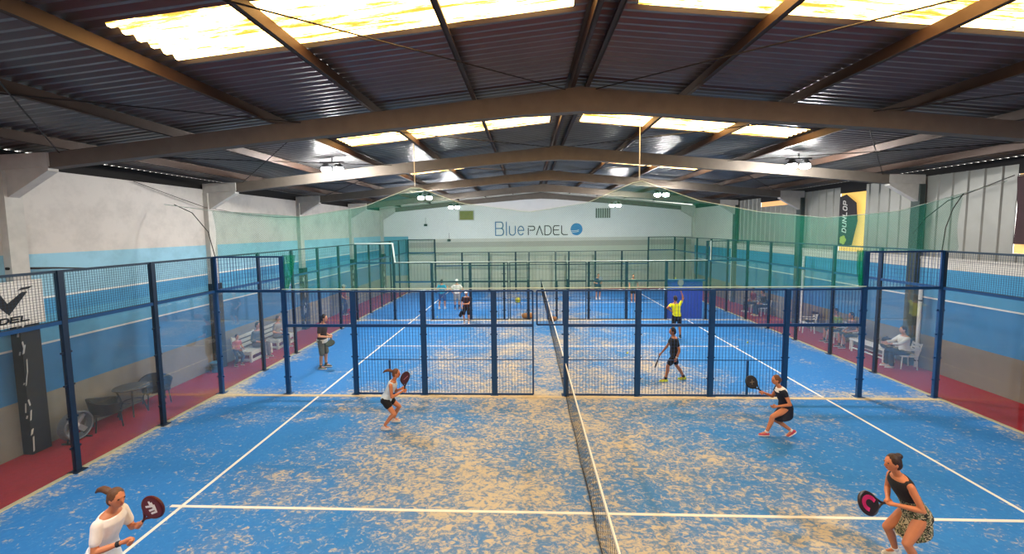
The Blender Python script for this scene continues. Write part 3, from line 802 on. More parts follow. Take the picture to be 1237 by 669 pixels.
MB().ell((.08,0,.36), (.06,0,0), (0,.07,0), (0,0,.07)).build('hub', mat('fan_hub', '#b9bdc0', .5), fn, smooth=True)
mb = MB(); mb.beam((.08,-.2,.02), (.08,.2,.02), .04, .03); mb.beam((-.05,-.2,.015), (.22,-.2,.015), .03, .03); mb.beam((-.05,.2,.015), (.22,.2,.015), .03, .03)
for s in (-1,1): mb.beam((.08,s*.2,.02), (.08,s*.16,.14), .03, .03)
mb.build('stand', M_black, fn)
bk = empty('bucket', 'light blue plastic bucket at the foot of the second left column', 'bucket', (-11.55,6.85,0))
MB().tube([(0,0,0),(0,0,.3),(0,0,.34)], [.13,.18,.185], 20).build('pail', mat('bucket_blue', '#3e86b4', .4), bk)
MB().tube([(.185*math.cos(t*PI/12),.185*math.sin(t*PI/12),.33+.0*t) for t in range(25)], .01, 6).build('rim', mat('bucket_rim', '#75b0cf', .4), bk)
M_wood = mat('white_painted_wood', '#d9d8c8', .7, var=.15, scale=8)
def bench():
    r = empty('pallet_bench', 'white slatted pallet bench nearer the camera', 'bench', (-11.3,8.45,0), 'white pallet benches')
    mb = MB()
    for x in (-.28,-.12,.04,.20): mb.box(x,x+.12,-.6,.6,.36,.39)
    mb.build('seat', M_wood, r)
    mb = MB()
    for z in (.5,.66,.82): mb.obox((-.33-(z-.5)*.2,0,z), (.012,0,0), (0,.6,0), (0,0,.055))
    mb.build('backrest', M_wood, r)
    for y in (-.6,.6):
        mb = MB(); mb.box(-.3,-.22,y-.03,y+.03,0,.36); mb.box(.24,.32,y-.03,y+.03,0,.36); mb.box(-.3,.32,y-.02,y+.02,.04,.12); mb.box(-.3,.32,y-.02,y+.02,.26,.36)
        mb.beam((-.3,y,.36), (-.42,y,.92), .06, .05, up=(0,1,0))
        mb.build('end_panel', M_wood, r)
    mb = MB(); mb.box(.30,.325,-.6,.6,.02,.12); mb.box(.30,.325,-.6,.6,.25,.36); mb.build('front_board', M_wood, r)
    return r
be = bench(); dup(be, (-11.3,10.1,0), 0, 'white slatted pallet bench farther along, behind the first')
# white lounge table on the right walkway
lt = empty('low_bench', 'long low white bench in front of the seated spectators', 'bench', (11.25,8.75,0))
mb = MB()
for x in (-.18,-.06,.06,.18): mb.box(x-.05,x+.05,-.85,.75,.42,.45)
mb.build('seat', M_white, lt)
for y in (-.75,.65):
    for x in (-.18,.18): MB().box(x-.02,x+.02,y-.02,y+.02,0,.42).build('leg', M_white, lt)
mb = MB(); mb.box(-.19,-.16,-.75,.65,.12,.16); mb.box(.16,.19,-.75,.65,.12,.16); mb.build('stretcher', M_white, lt)
def chair(label, loc, rz, m=M_white, group='plastic chairs by the right wall'):
    r = empty('plastic_chair', label, 'chair', loc, group, rz)      # faces +X locally
    MB().box(-.22,.22,-.23,.23,.41,.445).build('seat', m, r)
    mb = MB(); mb.beam((-.22,-.2,.44), (-.32,-.2,.86), .03, .03); mb.beam((-.22,.2,.44), (-.32,.2,.86), .03, .03)
    for z in (.6,.7,.8): mb.obox((-.22-(z-.44)*.24,0,z), (.01,0,0), (0,.2,0), (0,0,.035))
    mb.build('backrest', m, r)
    for x in (-.19,.2):
        for y in (-.2,.2): MB().tube([(x,y,.42), (x*1.15,y*1.1,0)], .018, 8).build('leg', m, r)
    for y in (-.24,.24): MB().beam((-.27,y,.64), (.16,y,.64), .04, .025).build('armrest', m, r)
    return r
chair('white plastic chair carrying the white-shirted spectator', (11.36,7.5,0), PI*.94)
chair('white plastic chair under the green-shirted spectator', (11.4,10.7,0), PI)
chair('white plastic chair under the dark-haired spectator with brown top', (11.4,9.85,0), PI)
chair('empty white plastic chair with a dark jacket, by the far downpipe', (11.3,12.3,0), PI*.9)
chair('white plastic chair under the distant red-topped spectator', (11.35,16.9,0), PI)
chair('white plastic chair under the distant dark-clothed spectator', (11.35,15.9,0), PI)
jk = empty('draped_jacket', 'dark jacket draped over the empty white chair', 'jacket', (11.3,12.3,0))
mb = MB(); mb.caps((.32,-.14,.86), (.32,.14,.86), .07, .07); mb.caps((.36,-.12,.6), (.36,.12,.6), .08, .08); mb.caps((.02,0,.5), (.2,.06,.52), .1, .12)
mb.build('cloth', mat('jacket_dark', '#2b2b2c', .9), jk, remesh=.03)
mb = MB(); mb.caps((.34,-.2,.8), (.28,-.26,.5), .05, .04); mb.build('sleeve', MATS['jacket_dark'], jk, remesh=.02)
bp_ = empty('backpack', 'black backpack on the low white bench next to the seated man', 'bag', (11.25,8.1,.45))
mb = MB(); mb.caps((0,-.08,.12), (0,.08,.12), .13, .13); mb.caps((0,-.07,.3), (0,.07,.3), .11, .11); mb.build('body', M_black, bp_, remesh=.02)
MB().caps((-.12,-.05,.12), (-.12,.05,.12), .05, .05).build('pocket', mat('pocket_black', '#23252b', .7), bp_, smooth=True)
MB().tube([(0,-.04,.4),(0,0,.45),(0,.04,.4)], .01, 6).build('handle', M_black, bp_)
# ball cart and cones near the net opening of the last fence
cart = empty('ball_basket', 'yellow ball basket on legs near the far net opening', 'basket', (-1.6,17.6,0))
mb = MB()
for z in (.45,.6,.75): mb.tube([(.17*math.cos(t*PI/8),.17*math.sin(t*PI/8),z) for t in range(17)], .008, 6)
for t in range(12): mb.tube([(.17*math.cos(t*PI/6),.17*math.sin(t*PI/6),.45), (.17*math.cos(t*PI/6),.17*math.sin(t*PI/6),.75)], .006, 5)
mb.build('basket', mat('basket_olive', '#6b6a3a', .5), cart)
MB().ell((0,0,.58), (.15,0,0), (0,.15,0), (0,0,.14)).build('ball_heap', mat('ball_yellow', '#d2d23e', .9, var=.3, scale=30), cart, smooth=True)
for t in range(3): MB().tube([(.15*math.cos(t*2.1),.15*math.sin(t*2.1),.45), (.22*math.cos(t*2.1),.22*math.sin(t*2.1),0)], .01, 6).build('leg', M_house, cart)
bag = empty('sports_bag', 'tan and orange kit bag by the gate of the dark fence', 'bag', (-1.05,15.25,0))
MB().caps((-.16,0,.15), (.16,0,.15), .15, .15).build('body', mat('bag_tan', '#a87a48', .8, var=.4, scale=10), bag, smooth=True)
MB().tube([(-.1,0,.28), (-.05,0,.4), (.05,0,.4), (.1,0,.28)], .012, 6).build('handle', M_black, bag)
bag = empty('sports_bag', 'small orange bag against the foot of the middle net', 'bag', (.0,15.3,0)); bag.location = (.25,14.6,0)
MB().caps((-.05,0,.13), (.08,0,.13), .13, .12).build('body', mat('bag_orange', '#9c6a38', .8, var=.4, scale=10), bag, smooth=True)
MB().tube([(-.05,0,.24), (0,0,.34), (.06,0,.24)], .01, 6).build('handle', M_black, bag)
# tennis balls
M_ball = mat('felt_yellow', '#cfd84a', .9, var=.2, scale=40)
for p, lab in (((2.67,9.0,.033), 'yellow ball lying on the middle court beyond the black-clad player'), ((7.8,10.46,.033), 'pale ball standing in for a lamp glare near the right service line'),  # second ball is added in place of a lamp reflection in the glass
               ((-5.9,15.6,.033), 'ball lying just beyond the dark fence at the left'), ((6.28,14.5,2.17), 'ball in the air above the raised racket')):
    o_ = tag(MB().ell((0,0,0), (.033,0,0), (0,.033,0), (0,0,.033)).build('padel_ball', M_ball, smooth=True), lab, 'ball', 'padel balls'); o_.location = p

# ------------------------------------------------------------------ people
SKIN = mat('skin', '#c98e6c', .55, var=.08, scale=15)
SKIN2 = mat('skin_tan', '#a96f4e', .55, var=.08, scale=15)
EYE = mat('eye_dark', '#20140f', .3)
LIP = mat('lips', '#9a4a42', .5)

def ik(A, B, l1, l2, pole):
    A, B, pole = V(A), V(B), V(pole); dv = B-A; L_ = dv.length; m_ = (l1+l2)*.995
    if L_ > m_: B = A + dv*(m_/L_); dv = B-A; L_ = m_
    u = dv.normalized(); a_ = (l1*l1-l2*l2+L_*L_)/(2*L_); h = math.sqrt(max(0, l1*l1-a_*a_))
    p = pole - u*pole.dot(u); p = p.normalized() if p.length > 1e-5 else u.orthogonal().normalized()
    return A+u*a_+p*h, B

def person(label, H, face, pelvis, chest, head, hL, hR, fL, fR, wear, hair=('short','#2a1c14'), group=None, look=None, vox=.012,
           skin=None, hold=None, knee=None, fem=False, toeL=None, toeR=None, elbow=None, seated=False):
    """all positions are in the hall's metres; hold: {'L' or 'R': handle axis vector}"""
    skin = skin or SKIN
    S_ = H/1.72
    fw = V((math.cos(math.radians(face)), math.sin(math.radians(face)), 0)); lf = V((-fw.y, fw.x, 0))
    pelvis, chest, head = V(pelvis), V(chest), V(head)
    org = V((pelvis.x, pelvis.y, 0))
    root = empty('person', label, 'person', org, group)
    up = (chest-pelvis).normalized(); dep = lf.cross(up).normalized(); dep = dep if dep.dot(fw) > 0 else -dep
    sw = (.165 if fem else .19)*S_; hw = .095*S_
    lk = V((math.cos(math.radians(look if look is not None else face)), math.sin(math.radians(look if look is not None else face)), 0)); lk = (lk + V((0,0,-.12))).normalized()
    ear = V((-lk.y, lk.x, 0)).normalized(); hup = ear.cross(lk); hup = hup if hup.z > 0 else -hup
    tl = (chest-pelvis).length
    def sect(t, w, dd, off=0): return (pelvis + up*tl*t + dep*off, lf*w*S_, dep*dd*S_)
    wq = [.150,.165,.130,.150,.165,.13,.065] if fem else [.145,.155,.145,.170,.190,.15,.070]
    dq = [.10,.12,.092,.105,.105,.075,.06] if fem else [.10,.115,.105,.12,.115,.085,.065]
    tq = [-.22,0,.38,.70,.93,1.06,1.13]
    def torso(mb, i0=0, i1=7, g=0.0, hem=None):
        R = [sect(tq[i], wq[i]+g, dq[i]+g, .01 if i in (3,4) else 0) for i in range(i0, i1)]
        if hem is not None: R = [sect(hem, wq[1]+g+.012, dq[1]+g+.012)] + [r for r, i in zip(R, range(i0,i1)) if tq[i] > hem+.05]
        mb.loft(R)
    sh = {'L': chest + lf*sw*.92 - up*.02, 'R': chest - lf*sw*.92 - up*.02}
    hp = {'L': pelvis + lf*hw, 'R': pelvis - lf*hw}
    lua, lfa, lth, lsh = .172*H, .155*H, .245*H, .245*H
    arms, legs = {}, {}
    for s_, ht, sg in (('L', V(hL), 1), ('R', V(hR), -1)):
        pole = (elbow[s_] if elbow and s_ in elbow else (-fw*.6 + lf*sg*.5 - V((0,0,1))))
        arms[s_] = (sh[s_], *ik(sh[s_], ht, lua, lfa, pole))
    for s_, ft, sg in (('L', V(fL), 1), ('R', V(fR), -1)):
        legs[s_] = (hp[s_], *ik(hp[s_], ft, lth, lsh, (knee[s_] if knee and s_ in knee else fw + lf*sg*.12)))
    toe = {'L': V(toeL) if toeL else fw, 'R': V(toeR) if toeR else fw}
    # ---- body: one continuous skin
    mb = MB(); torso(mb)
    neck = chest + up*.07*S_
    mb.caps(neck - up*.03, head - hup*.06*S_, .052*S_, .050*S_)
    mb.ell(head + hup*.005, lk*.090*S_, ear*.074*S_, hup*.112*S_)
    mb.ell(head + lk*.030*S_ - hup*.055*S_, lk*.058*S_, ear*.052*S_, hup*.055*S_)
    mb.caps(head + lk*.088*S_ + hup*.012*S_, head + lk*.103*S_ - hup*.022*S_, .009*S_, .014*S_, 8)
    mb.caps(head + lk*.078*S_ + hup*.034*S_ + ear*.02, head + lk*.078*S_ + hup*.034*S_ - ear*.02, .012*S_, .012*S_, 8)
    for sg in (-1,1): mb.ell(head + ear*sg*.074*S_ - hup*.005, lk*.018*S_, ear*.009*S_, hup*.030*S_, 8, 6)
    for s_ in 'LR':
        A, E_, W_ = arms[s_]
        mb.caps(A, A.lerp(E_, .45), .050*S_, .045*S_); mb.caps(A.lerp(E_, .45), E_, .045*S_, .036*S_)
        mb.caps(E_, E_.lerp(W_, .35), .037*S_, .038*S_); mb.caps(E_.lerp(W_, .35), W_, .038*S_, .025*S_)
        # hand
        fdir = (W_-E_).normalized(); sg = 1 if s_ == 'L' else -1
        hx = None
        if hold and s_ in hold: hx = V(hold[s_]).normalized()
        if hx is not None:
            pn = fdir.cross(hx); pn = pn.normalized() if pn.length > .1 else lf
            fd = hx.cross(pn).normalized(); fd = fd if fd.dot(fdir) > 0 else -fd
            Pc = W_ + fdir*.07*S_
            mb.caps(W_, Pc - hx*.02, .024*S_, .027*S_); mb.caps(W_, Pc + hx*.022, .024*S_, .024*S_)
            cg = Pc + fd*.02 + pn*.020
            for q in range(4):
                c0 = cg + hx*(-.030+.021*q); rr = .026
                pts = [c0 + (pn*math.cos(t)*-1 + fd*math.sin(t))*rr for t in (.2, 1.1, 2.0, 2.9, 3.7)]
                for p0, p1 in zip(pts, pts[1:]): mb.caps(p0, p1, .0095, .009, 8)
            th = [W_ + fdir*.03 - hx*-.02, cg + hx*.045 - pn*.01, cg + hx*.045 + pn*.026 + fd*.01]
            for p0, p1 in zip(th, th[1:]): mb.caps(p0, p1, .012, .010, 8)
        else:
            side_ = fdir.cross(lf*sg); side_ = side_.normalized() if side_.length > .1 else fw
            curl = (lf*-sg)
            Pc = W_ + fdir*.075*S_
            mb.caps(W_, Pc + side_*.022, .023*S_, .018*S_); mb.caps(W_, Pc - side_*.022, .023*S_, .017*S_)
            for q, lq in enumerate((.062,.075,.070,.054)):
                b0 = Pc + side_*(.030-.020*q); k1 = b0 + (fdir*.9+curl*.25).normalized()*lq*.55; k2 = k1 + (fdir*.65+curl*.75).normalized()*lq*.55
                mb.caps(b0, k1, .0095, .009, 8); mb.caps(k1, k2, .009, .0075, 8)
            t0 = W_ + fdir*.025 + side_*.02; t1 = t0 + (side_*.7+fdir*.6).normalized()*.04; t2 = t1 + (fdir+side_*.2).normalized()*.03
            mb.caps(t0, t1, .013, .011, 8); mb.caps(t1, t2, .011, .009, 8)
        A, K, F = legs[s_]
        mb.caps(A, A.lerp(K, .4), .088*S_, .078*S_); mb.caps(A.lerp(K, .4), K, .078*S_, .054*S_)
        bk_ = (K.lerp(F, .3)) - toe[s_]*.018
        mb.caps(K, bk_, .053*S_, .056*S_); mb.caps(bk_, F, .056*S_, .034*S_)
        mb.caps(F, F + toe[s_].normalized()*.13*S_ - V((0,0,.035)), .034*S_, .025*S_)
    mb.build('body', skin, root, origin=org, remesh=max(vox*.75, .0075), sm=3)
    # ---- face details
    for sg in (-1, 1):
        MB().ell(head + lk*.080*S_ + hup*.018*S_ + ear*sg*.031*S_, lk*.010*S_, ear*.013*S_, hup*.008*S_, 10, 6).build('eye', EYE, root, smooth=True, origin=org)
    MB().ell(head + lk*.087*S_ - hup*.052*S_, lk*.008*S_, ear*.022*S_, hup*.008*S_, 10, 6).build('mouth', LIP, root, smooth=True, origin=org)
    # ---- hair
    kind_, hc = hair
    HM = mat('hair_'+hc, hc, .6, var=.35, scale=40, bump=.5)
    if kind_ != 'cap' or True:
        mb = MB(); mb.ell(head - lk*.016*S_ + hup*.022*S_, lk*.094*S_, ear*.082*S_, hup*.108*S_)
        mb.ell(head - lk*.040*S_ - hup*.02*S_, lk*.070*S_, ear*.078*S_, hup*.085*S_)
        if kind_ == 'pony':
            b0 = head - lk*.10*S_ + hup*.035*S_
            dirs = [(.05,.02), (.07,0), (.07,-.03), (.06,-.05)]
            p = b0; rr = [.032,.040,.038,.030,.012]
            for q, (bx, bz) in enumerate(dirs):
                p2 = p - lk*bx*S_ + V((0,0,bz*S_)); mb.caps(p, p2, rr[q]*S_, rr[q+1]*S_); p = p2
        if kind_ == 'bun':
            mb.ell(head - lk*.085*S_ + hup*.085*S_, lk*.045*S_, ear*.045*S_, hup*.042*S_)
        if kind_ == 'tied':
            mb.ell(head - lk*.100*S_ - hup*.01*S_, lk*.035*S_, ear*.04*S_, hup*.045*S_)
        mb.build('hair', HM, root, origin=org, remesh=max(vox*.8,.008), sm=3)
    if 'beard' in wear:
        mb = MB(); mb.ell(head + lk*.038*S_ - hup*.068*S_, lk*.058*S_, ear*.056*S_, hup*.045*S_); mb.build('beard', HM, root, origin=org, remesh=.01)
    if 'cap' in wear:
        CM = mat('cap_'+wear['cap'], wear['cap'], .8)
        mb = MB(); mb.ell(head + hup*.045*S_ - lk*.008*S_, lk*.103*S_, ear*.090*S_, hup*.088*S_); mb.obox(head + lk*.125*S_ + hup*.05*S_, lk*.055*S_, ear*.06*S_, hup*.006)
        mb.build('cap', CM, root, origin=org, remesh=.01)
    # ---- clothes
    def cloth(name, colour, fn, v=None):
        mb = MB(); fn(mb)
        m_ = colour if not isinstance(colour, str) else mat('cloth_'+colour, colour, .85, var=.12, scale=12)
        return mb.build(name, m_, root, origin=org, remesh=v or vox, sm=3)
    def sleeves(mb, frac, g=.012):
        for s_ in 'LR':
            A, E_, W_ = arms[s_]
            if frac <= 1: mb.caps(A, A.lerp(E_, frac), (.052+g)*S_, (.047+g)*S_)
            else:
                mb.caps(A, E_, (.052+g)*S_, (.040+g)*S_); mb.caps(E_, E_.lerp(W_, frac-1), (.040+g)*S_, (.030+g)*S_)
    def legc(mb, frac, g=.014, g2=None):
        g2 = g if g2 is None else g2
        for s_ in 'LR':
            A, K, F = legs[s_]
            if frac <= 1: mb.caps(A, A.lerp(K, frac), (.088+g)*S_, (.088-.034*frac+g2)*S_)
            else: mb.caps(A, K, (.088+g)*S_, (.056+g)*S_); mb.caps(K, K.lerp(F, frac-1), (.056+g)*S_, (.045+g2)*S_)
    if 'top' in wear:
        c_, frac = wear['top']
        def f(mb):
            torso(mb, 1, 6, .014, hem=wear.get('hem', .0))
            if frac > 0: sleeves(mb, frac)
            else:
                for s_ in 'LR': mb.caps(sh[s_]-up*.03 - (sh[s_]-chest)*.25, sh[s_]-(sh[s_]-chest)*.22+up*.012, .05*S_, .048*S_)
        cloth('top' if frac <= 0 else 'shirt', c_, f)
    if 'yoke' in wear:
        def f(mb): mb.loft([sect(.86, wq[4]+.012, dq[4]+.020), sect(.96, wq[4]+.010, dq[4]+.018), sect(1.07, wq[5]-.005, dq[5]+.012), sect(1.14, .062, .062)])
        cloth('collar', wear['yoke'], f)
    if 'shorts' in wear:
        c_, frac = wear['shorts']
        def f(mb):
            mb.loft([sect(-.2, wq[0]+.014, dq[0]+.014), sect(0, wq[1]+.016, dq[1]+.016), sect(.17, wq[1]-.004, dq[1]+.006)])
            legc(mb, frac, .018, .028)
        cloth('shorts' if frac <= 1 else 'trousers', c_, f)
    if 'skirt' in wear:
        c_, ln, fl_ = wear['skirt']
        kn = (legs['L'][1]+legs['R'][1])/2; dn = ((kn-pelvis).normalized()*.55 - up*.45).normalized() if not seated else -up
        def f(mb):
            mb.loft([(pelvis+up*.10, lf*(wq[1]+.004)*S_, dep*(dq[1]+.010)*S_), (pelvis, lf*(wq[1]+.022)*S_, dep*(dq[1]+.03)*S_),
                     (pelvis+dn*ln*.6, lf*(wq[1]+.03+fl_*.6)*S_, dep*(dq[1]+.045+fl_*.6)*S_), (pelvis+dn*ln, lf*(wq[1]+.035+fl_)*S_, dep*(dq[1]+.055+fl_)*S_)])
        cloth('skirt', c_, f)
    if 'belt' in wear:
        def f(mb): mb.loft([sect(-.16, wq[1]+.040, dq[1]+.042), sect(.1, wq[1]+.036, dq[1]+.038)])
        cloth('shirt_tail', wear['belt'], f)
    if 'print' in wear:
        def f(mb): mb.loft([sect(.02, wq[1]+.020, dq[1]+.020), sect(.30, wq[2]+.024, dq[2]+.022), sect(.52, wq[2]+.024, dq[2]+.022)])
        cloth('patterned_panel', wear['print'], f)
    if 'wrist' in wear:
        A, E_, W_ = arms[wear['wrist'][0]]
        MB().tube([W_.lerp(E_, .06), W_.lerp(E_, .2)], .034*S_, 14).build('wristband', mat('band_'+wear['wrist'][1], wear['wrist'][1], .8), root, origin=org)
    # ---- socks and shoes
    for s_ in 'LR':
        A, K, F = legs[s_]; t_ = toe[s_].normalized()
        if wear.get('sock'):
            MB().tube([F.lerp(K, .18*wear.get('sockh',1)), F.lerp(K, .08), F], [.045*S_,.042*S_,.044*S_], 14).build('sock', mat('sock_'+wear['sock'], wear['sock'], .9), root, smooth=True, origin=org)
        if wear.get('shoe'):
            sd = V((-t_.y, t_.x, 0)); sd = sd.normalized() if sd.length > .1 else lf; su = t_.cross(sd); su = su if su.z > 0 else -su
            heel = F - t_*.045*S_ - su*.035; 
            mb = MB(); mb.caps(heel, F + t_*.03*S_ - su*.03, .038*S_, .044*S_); mb.caps(F + t_*.02 - su*.035, F + t_*.155*S_ - su*.045, .044*S_, .030*S_); mb.caps(F, F - su*.02, .042*S_, .045*S_)
            sob = mb.build('shoe', mat('shoe_'+wear['shoe'], wear['shoe'], .6, var=.2, scale=25), root, origin=org, remesh=max(vox*.8, .009))
            mb = MB(); c_ = F + t_*.055*S_ - su*.066
            mb.loft([(c_ - su*.010, t_*.135*S_, sd*.042*S_), (c_, t_*.138*S_, sd*.046*S_), (c_ + su*.012, t_*.135*S_, sd*.044*S_)])
            mb.build('sole', mat('sole_'+wear.get('sole','#e8e6e0'), wear.get('sole','#e8e6e0'), .7), sob, origin=org, smooth=True)
    return {'arms': arms, 'org': org, 'fw': fw, 'lf': lf, 'S': S_}

def racket(label, grip, axis, normal, colours, graphic=None):
    """padel racket: solid tear-drop face, open throat, short grip"""
    grip, u = V(grip), V(axis).normalized(); n = V(normal); n = (n - u*n.dot(u)).normalized(); v = u.cross(n)
    r = empty('padel_racket', label, 'racket', grip, 'padel rackets')
    face, edge = colours
    o = grip + u*.30
    out = [(.135*math.sin(t)*(1-.10*max(0,-math.cos(t))), .135*math.cos(t)) for t in [2*PI*i/36 for i in range(36)]]
    MB().prism([(x*.96, y*.96) for x,y in out], o - n*.019, v, u, n*.038).build('racket_face', mat('racket_'+face, face, .4, var=.3, scale=20), r, origin=grip)
    mb = MB(); P = [o + v*x + u*y for x,y in out]; mb.tube(P+[P[0]], .0185, 8, False)
    for s in (-1,1): mb.tube([o + v*s*.075 - u*.105, grip + u*.115 + v*s*.018, grip + u*.07], [.016,.015,.014], 8)
    mb.build('frame', mat('racket_'+edge, edge, .4), r, origin=grip)
    MB().tube([grip - u*.055, grip - u*.05, grip + u*.085], [.019,.0165,.0155], 10).build('grip', M_black, r, origin=grip)
    if graphic:
        gc, lines, w_ = graphic
        mb = MB()
        for sgn in (1,-1):
            for l in lines: mb.stroke(l, w_, o + n*sgn*.0195, v, u, n*sgn*.003)
        mb.build('graphic', mat('graphic_'+gc, gc, .5), r, origin=grip)
    return r

def floral():
    m, N, L = nodes_of('floral_print'); b = N['Principled BSDF']; tc = N.new('ShaderNodeTexCoord')
    n1 = N.new('ShaderNodeTexNoise'); n1.inputs['Scale'].default_value = 22; n1.inputs['Detail'].default_value = 2; n1.inputs['Distortion'].default_value = 1.5; L.new(tc.outputs['Object'], n1.inputs['Vector'])
    n2 = N.new('ShaderNodeTexNoise'); n2.inputs['Scale'].default_value = 31; n2.inputs['Detail'].default_value = 1; L.new(tc.outputs['Object'], n2.inputs['Vector'])
    c = mixc(N, L, mth(N, L, 'GREATER_THAN', n1.outputs['Fac'], .50), lin('#23241f'), lin('#b7ab8c'))
    c = mixc(N, L, mth(N, L, 'GREATER_THAN', n2.outputs['Fac'], .60), c, lin('#5f6b4a'))
    L.new(c, b.inputs['Base Color']); b.inputs['Roughness'].default_value = .8; return m
FLORAL = floral()

def grip_of(info, s, back=.0):
    A, E_, W_ = info['arms'][s]; f = (W_-E_).normalized(); return W_ + f*.085*info['S']

def player_racket(info, s, label, to, normal, colours, graphic=None):
    g = grip_of(info, s); u = (V(to) - g).normalized()
    return racket(label, g + u*.0, u, normal, colours, graphic)

# --- front court
ax = V((.17,0,.24))
i1 = person('woman in white shirt running with dark red racket, cut off by the picture bottom', 1.70, 0, (-6.24,-2.05,.83), (-6.09,-2.05,1.31), (-5.97,-2.07,1.545),
    (-5.84,-1.95,1.13), (-5.85,-2.17,1.06), (-6.75,-1.92,.22), (-6.02,-2.15,.085),
    dict(top=('#efe9e2', .62), hem=-.22, skirt=('#e9ebef', .34, .05), sock='#e6e6e6', shoe='#d8d4d0', wrist=('R','#26262a')), ('pony','#5a3a22'), fem=True, look=-12, hold={'L':ax,'R':ax}, vox=.010, toeL=(.8,0,-.6), skin=mat('skin_warm','#c98058',.55))
player_racket(i1, 'L', 'dark red racket with white flash, held by the white-shirted woman', (-5.68,-2.0,1.28), (.25,-1,.3), ('#5c1518','#4a1013'),
    ('#e9e6e2', [[(-.07,.05),(-.02,.02),(-.06,-.03)], [(-.04,.06),(.03,.02),(.0,-.04)], [(0,.06),(.07,.01),(.04,-.05)]], .024))
ax = V((.10,0,.24))
i2 = person('woman in pale blue sleeveless top and black shorts, knees bent, facing the net', 1.60, 0, (-4.43,2.97,.70), (-4.255,2.97,1.10), (-4.165,2.97,1.32),
    (-4.07,3.03,.93), (-4.03,2.90,.90), (-4.36,3.26,.08), (-4.46,2.83,.085),
    dict(top=('#cfdde8', 0), shorts=('#101116', .36), sock='#dedede', sockh=.5, shoe='#e6c8b8'), ('pony','#6b4228'), fem=True, hold={'L':ax,'R':ax}, skin=mat('skin_warm','#c98058',.55), vox=.011, knee={'L':(1,.15,0),'R':(1,-.1,0)})
player_racket(i2, 'R', 'maroon racket held upright by the woman in pale blue', (-3.95,2.93,1.15), (1,-.55,0), ('#4b1426','#33101c'), ('#b07080', [[(-.06,-.02),(.06,.03)]], .02))
ax = V((-.22,.03,.22))
i3 = person('woman in navy dress with white collar lunging toward the net', 1.58, 180, (4.71,2.76,.66), (4.575,2.76,1.06), (4.475,2.77,1.275),
    (4.46,2.64,.72), (4.34,2.96,.90), (4.27,2.70,.09), (4.84,2.72,.12),
    dict(top=('#141a2c', .25), hem=-.1, yoke='#f0ece8', skirt=('#141a2c', .24, .05), sock='#f0e6e4', shoe='#c8485a', sockh=.6), ('tied','#6a4122'), fem=True, hold={'R':ax}, skin=mat('skin_warm','#c98058',.55), vox=.011,
    toeR=(-.75,0,-.5), knee={'L':(-1,0,.2),'R':(-1,.3,-.2)})
player_racket(i3, 'R', 'black racket held out in front by the woman in navy', (4.10,2.98,1.10), (.3,-1,.25), ('#26262a','#17181b'), ('#8a7a62', [[(-.04,-.03),(.04,.03)],[(-.04,.03),(.04,-.03)]], .015))
ax = V((-.25,-.2,.0))
i4 = person('woman in black and floral dress crouching with a pink racket', 1.70, 180, (4.20,-1.0,.80), (3.955,-1.0,1.27), (3.845,-1.0,1.50),
    (3.82,-1.12,.985), (3.86,-.94,.98), (4.14,-1.16,.085), (4.16,-.77,.085),
    dict(top=('#1b1b20', 0), hem=-.1, print=FLORAL, skirt=(FLORAL, .26, .03), sock='#e6e6e6', shoe='#dcd9d4', sockh=.6), ('bun','#2c1a12'), fem=True, hold={'L':ax,'R':ax}, skin=mat('skin_warm','#c98058',.55), vox=.010,
    elbow={'L':(.35,-.4,-1),'R':(.2,.4,-1)})
player_racket(i4, 'L', 'pink and black racket held level by the woman in floral dress', (3.36,-1.15,1.02), (-.05,-1,.5), ('#1c1418','#24141c'),
    ('#d8307e', [arc(0,0,.075,.085,-60,150)], .05))

# --- middle court
ax = V((.2,0,-.12))
i5 = person('man in dark shirt with white waist, standing at the back of the middle court', 1.86, 0, (-8.05,7.2,1.0), (-8.02,7.2,1.51), (-7.94,7.2,1.75),
    (-7.83,7.30,1.13), (-7.78,7.08,1.13), (-8.02,7.35,.085), (-8.08,7.08,.085),
    dict(top=('#33282c', .55), hem=.06, shorts=('#5d6057', .98), belt='#dcdad0', sock='#50524e', shoe='#5a655c'), ('short','#15110f'), hold={'L':ax,'R':ax}, vox=.014)
player_racket(i5, 'R', 'dark green racket held low by the man with white waist', (-7.63,6.92,1.0), (.2,-1,.2), ('#39443c','#2a332c'))
i6 = person('man in black walking with yellow-green shoes beyond the blue mesh', 1.72, 180, (3.40,6.13,.86), (3.385,6.13,1.33), (3.33,6.13,1.55),
    (3.39,5.92,.78), (3.07,6.30,.84), (3.13,6.08,.085), (3.74,6.24,.10),
    dict(top=('#17181c', .5), shorts=('#121318', .72), sock='#20242a', shoe='#cfe23a', sole='#d8e86a', wrist=('L','#dfe0e0')), ('short','#14100e'), hold={'R':V((-.1,0,-.25))}, skin=SKIN2, vox=.014)
player_racket(i6, 'R', 'dark racket hanging from the hand of the man in black', (2.95,6.33,.55), (1,-.4,0), ('#202226','#15161a'))
i7 = person('man in bright yellow shirt reaching overhead, back to the camera', 1.76, 90, (5.22,11.17,.97), (5.15,11.17,1.47), (5.15,11.20,1.71),
    (4.95,11.1,1.2), (5.40,11.22,1.98), (5.10,11.2,.085), (5.36,11.1,.085),
    dict(top=('#e6e61e', .5), shorts=('#17161a', .8), sock='#303438', shoe='#2c4a3c'), ('short','#2a1c14'), hold={'R':V((-.02,.0,.3))}, skin=SKIN2, vox=.016, elbow={'R':(1,-.2,0)})
player_racket(i7, 'R', 'grey racket raised above the yellow shirt', (5.36,11.22,2.5), (.3,-1,0), ('#8c9298','#5a6066'))
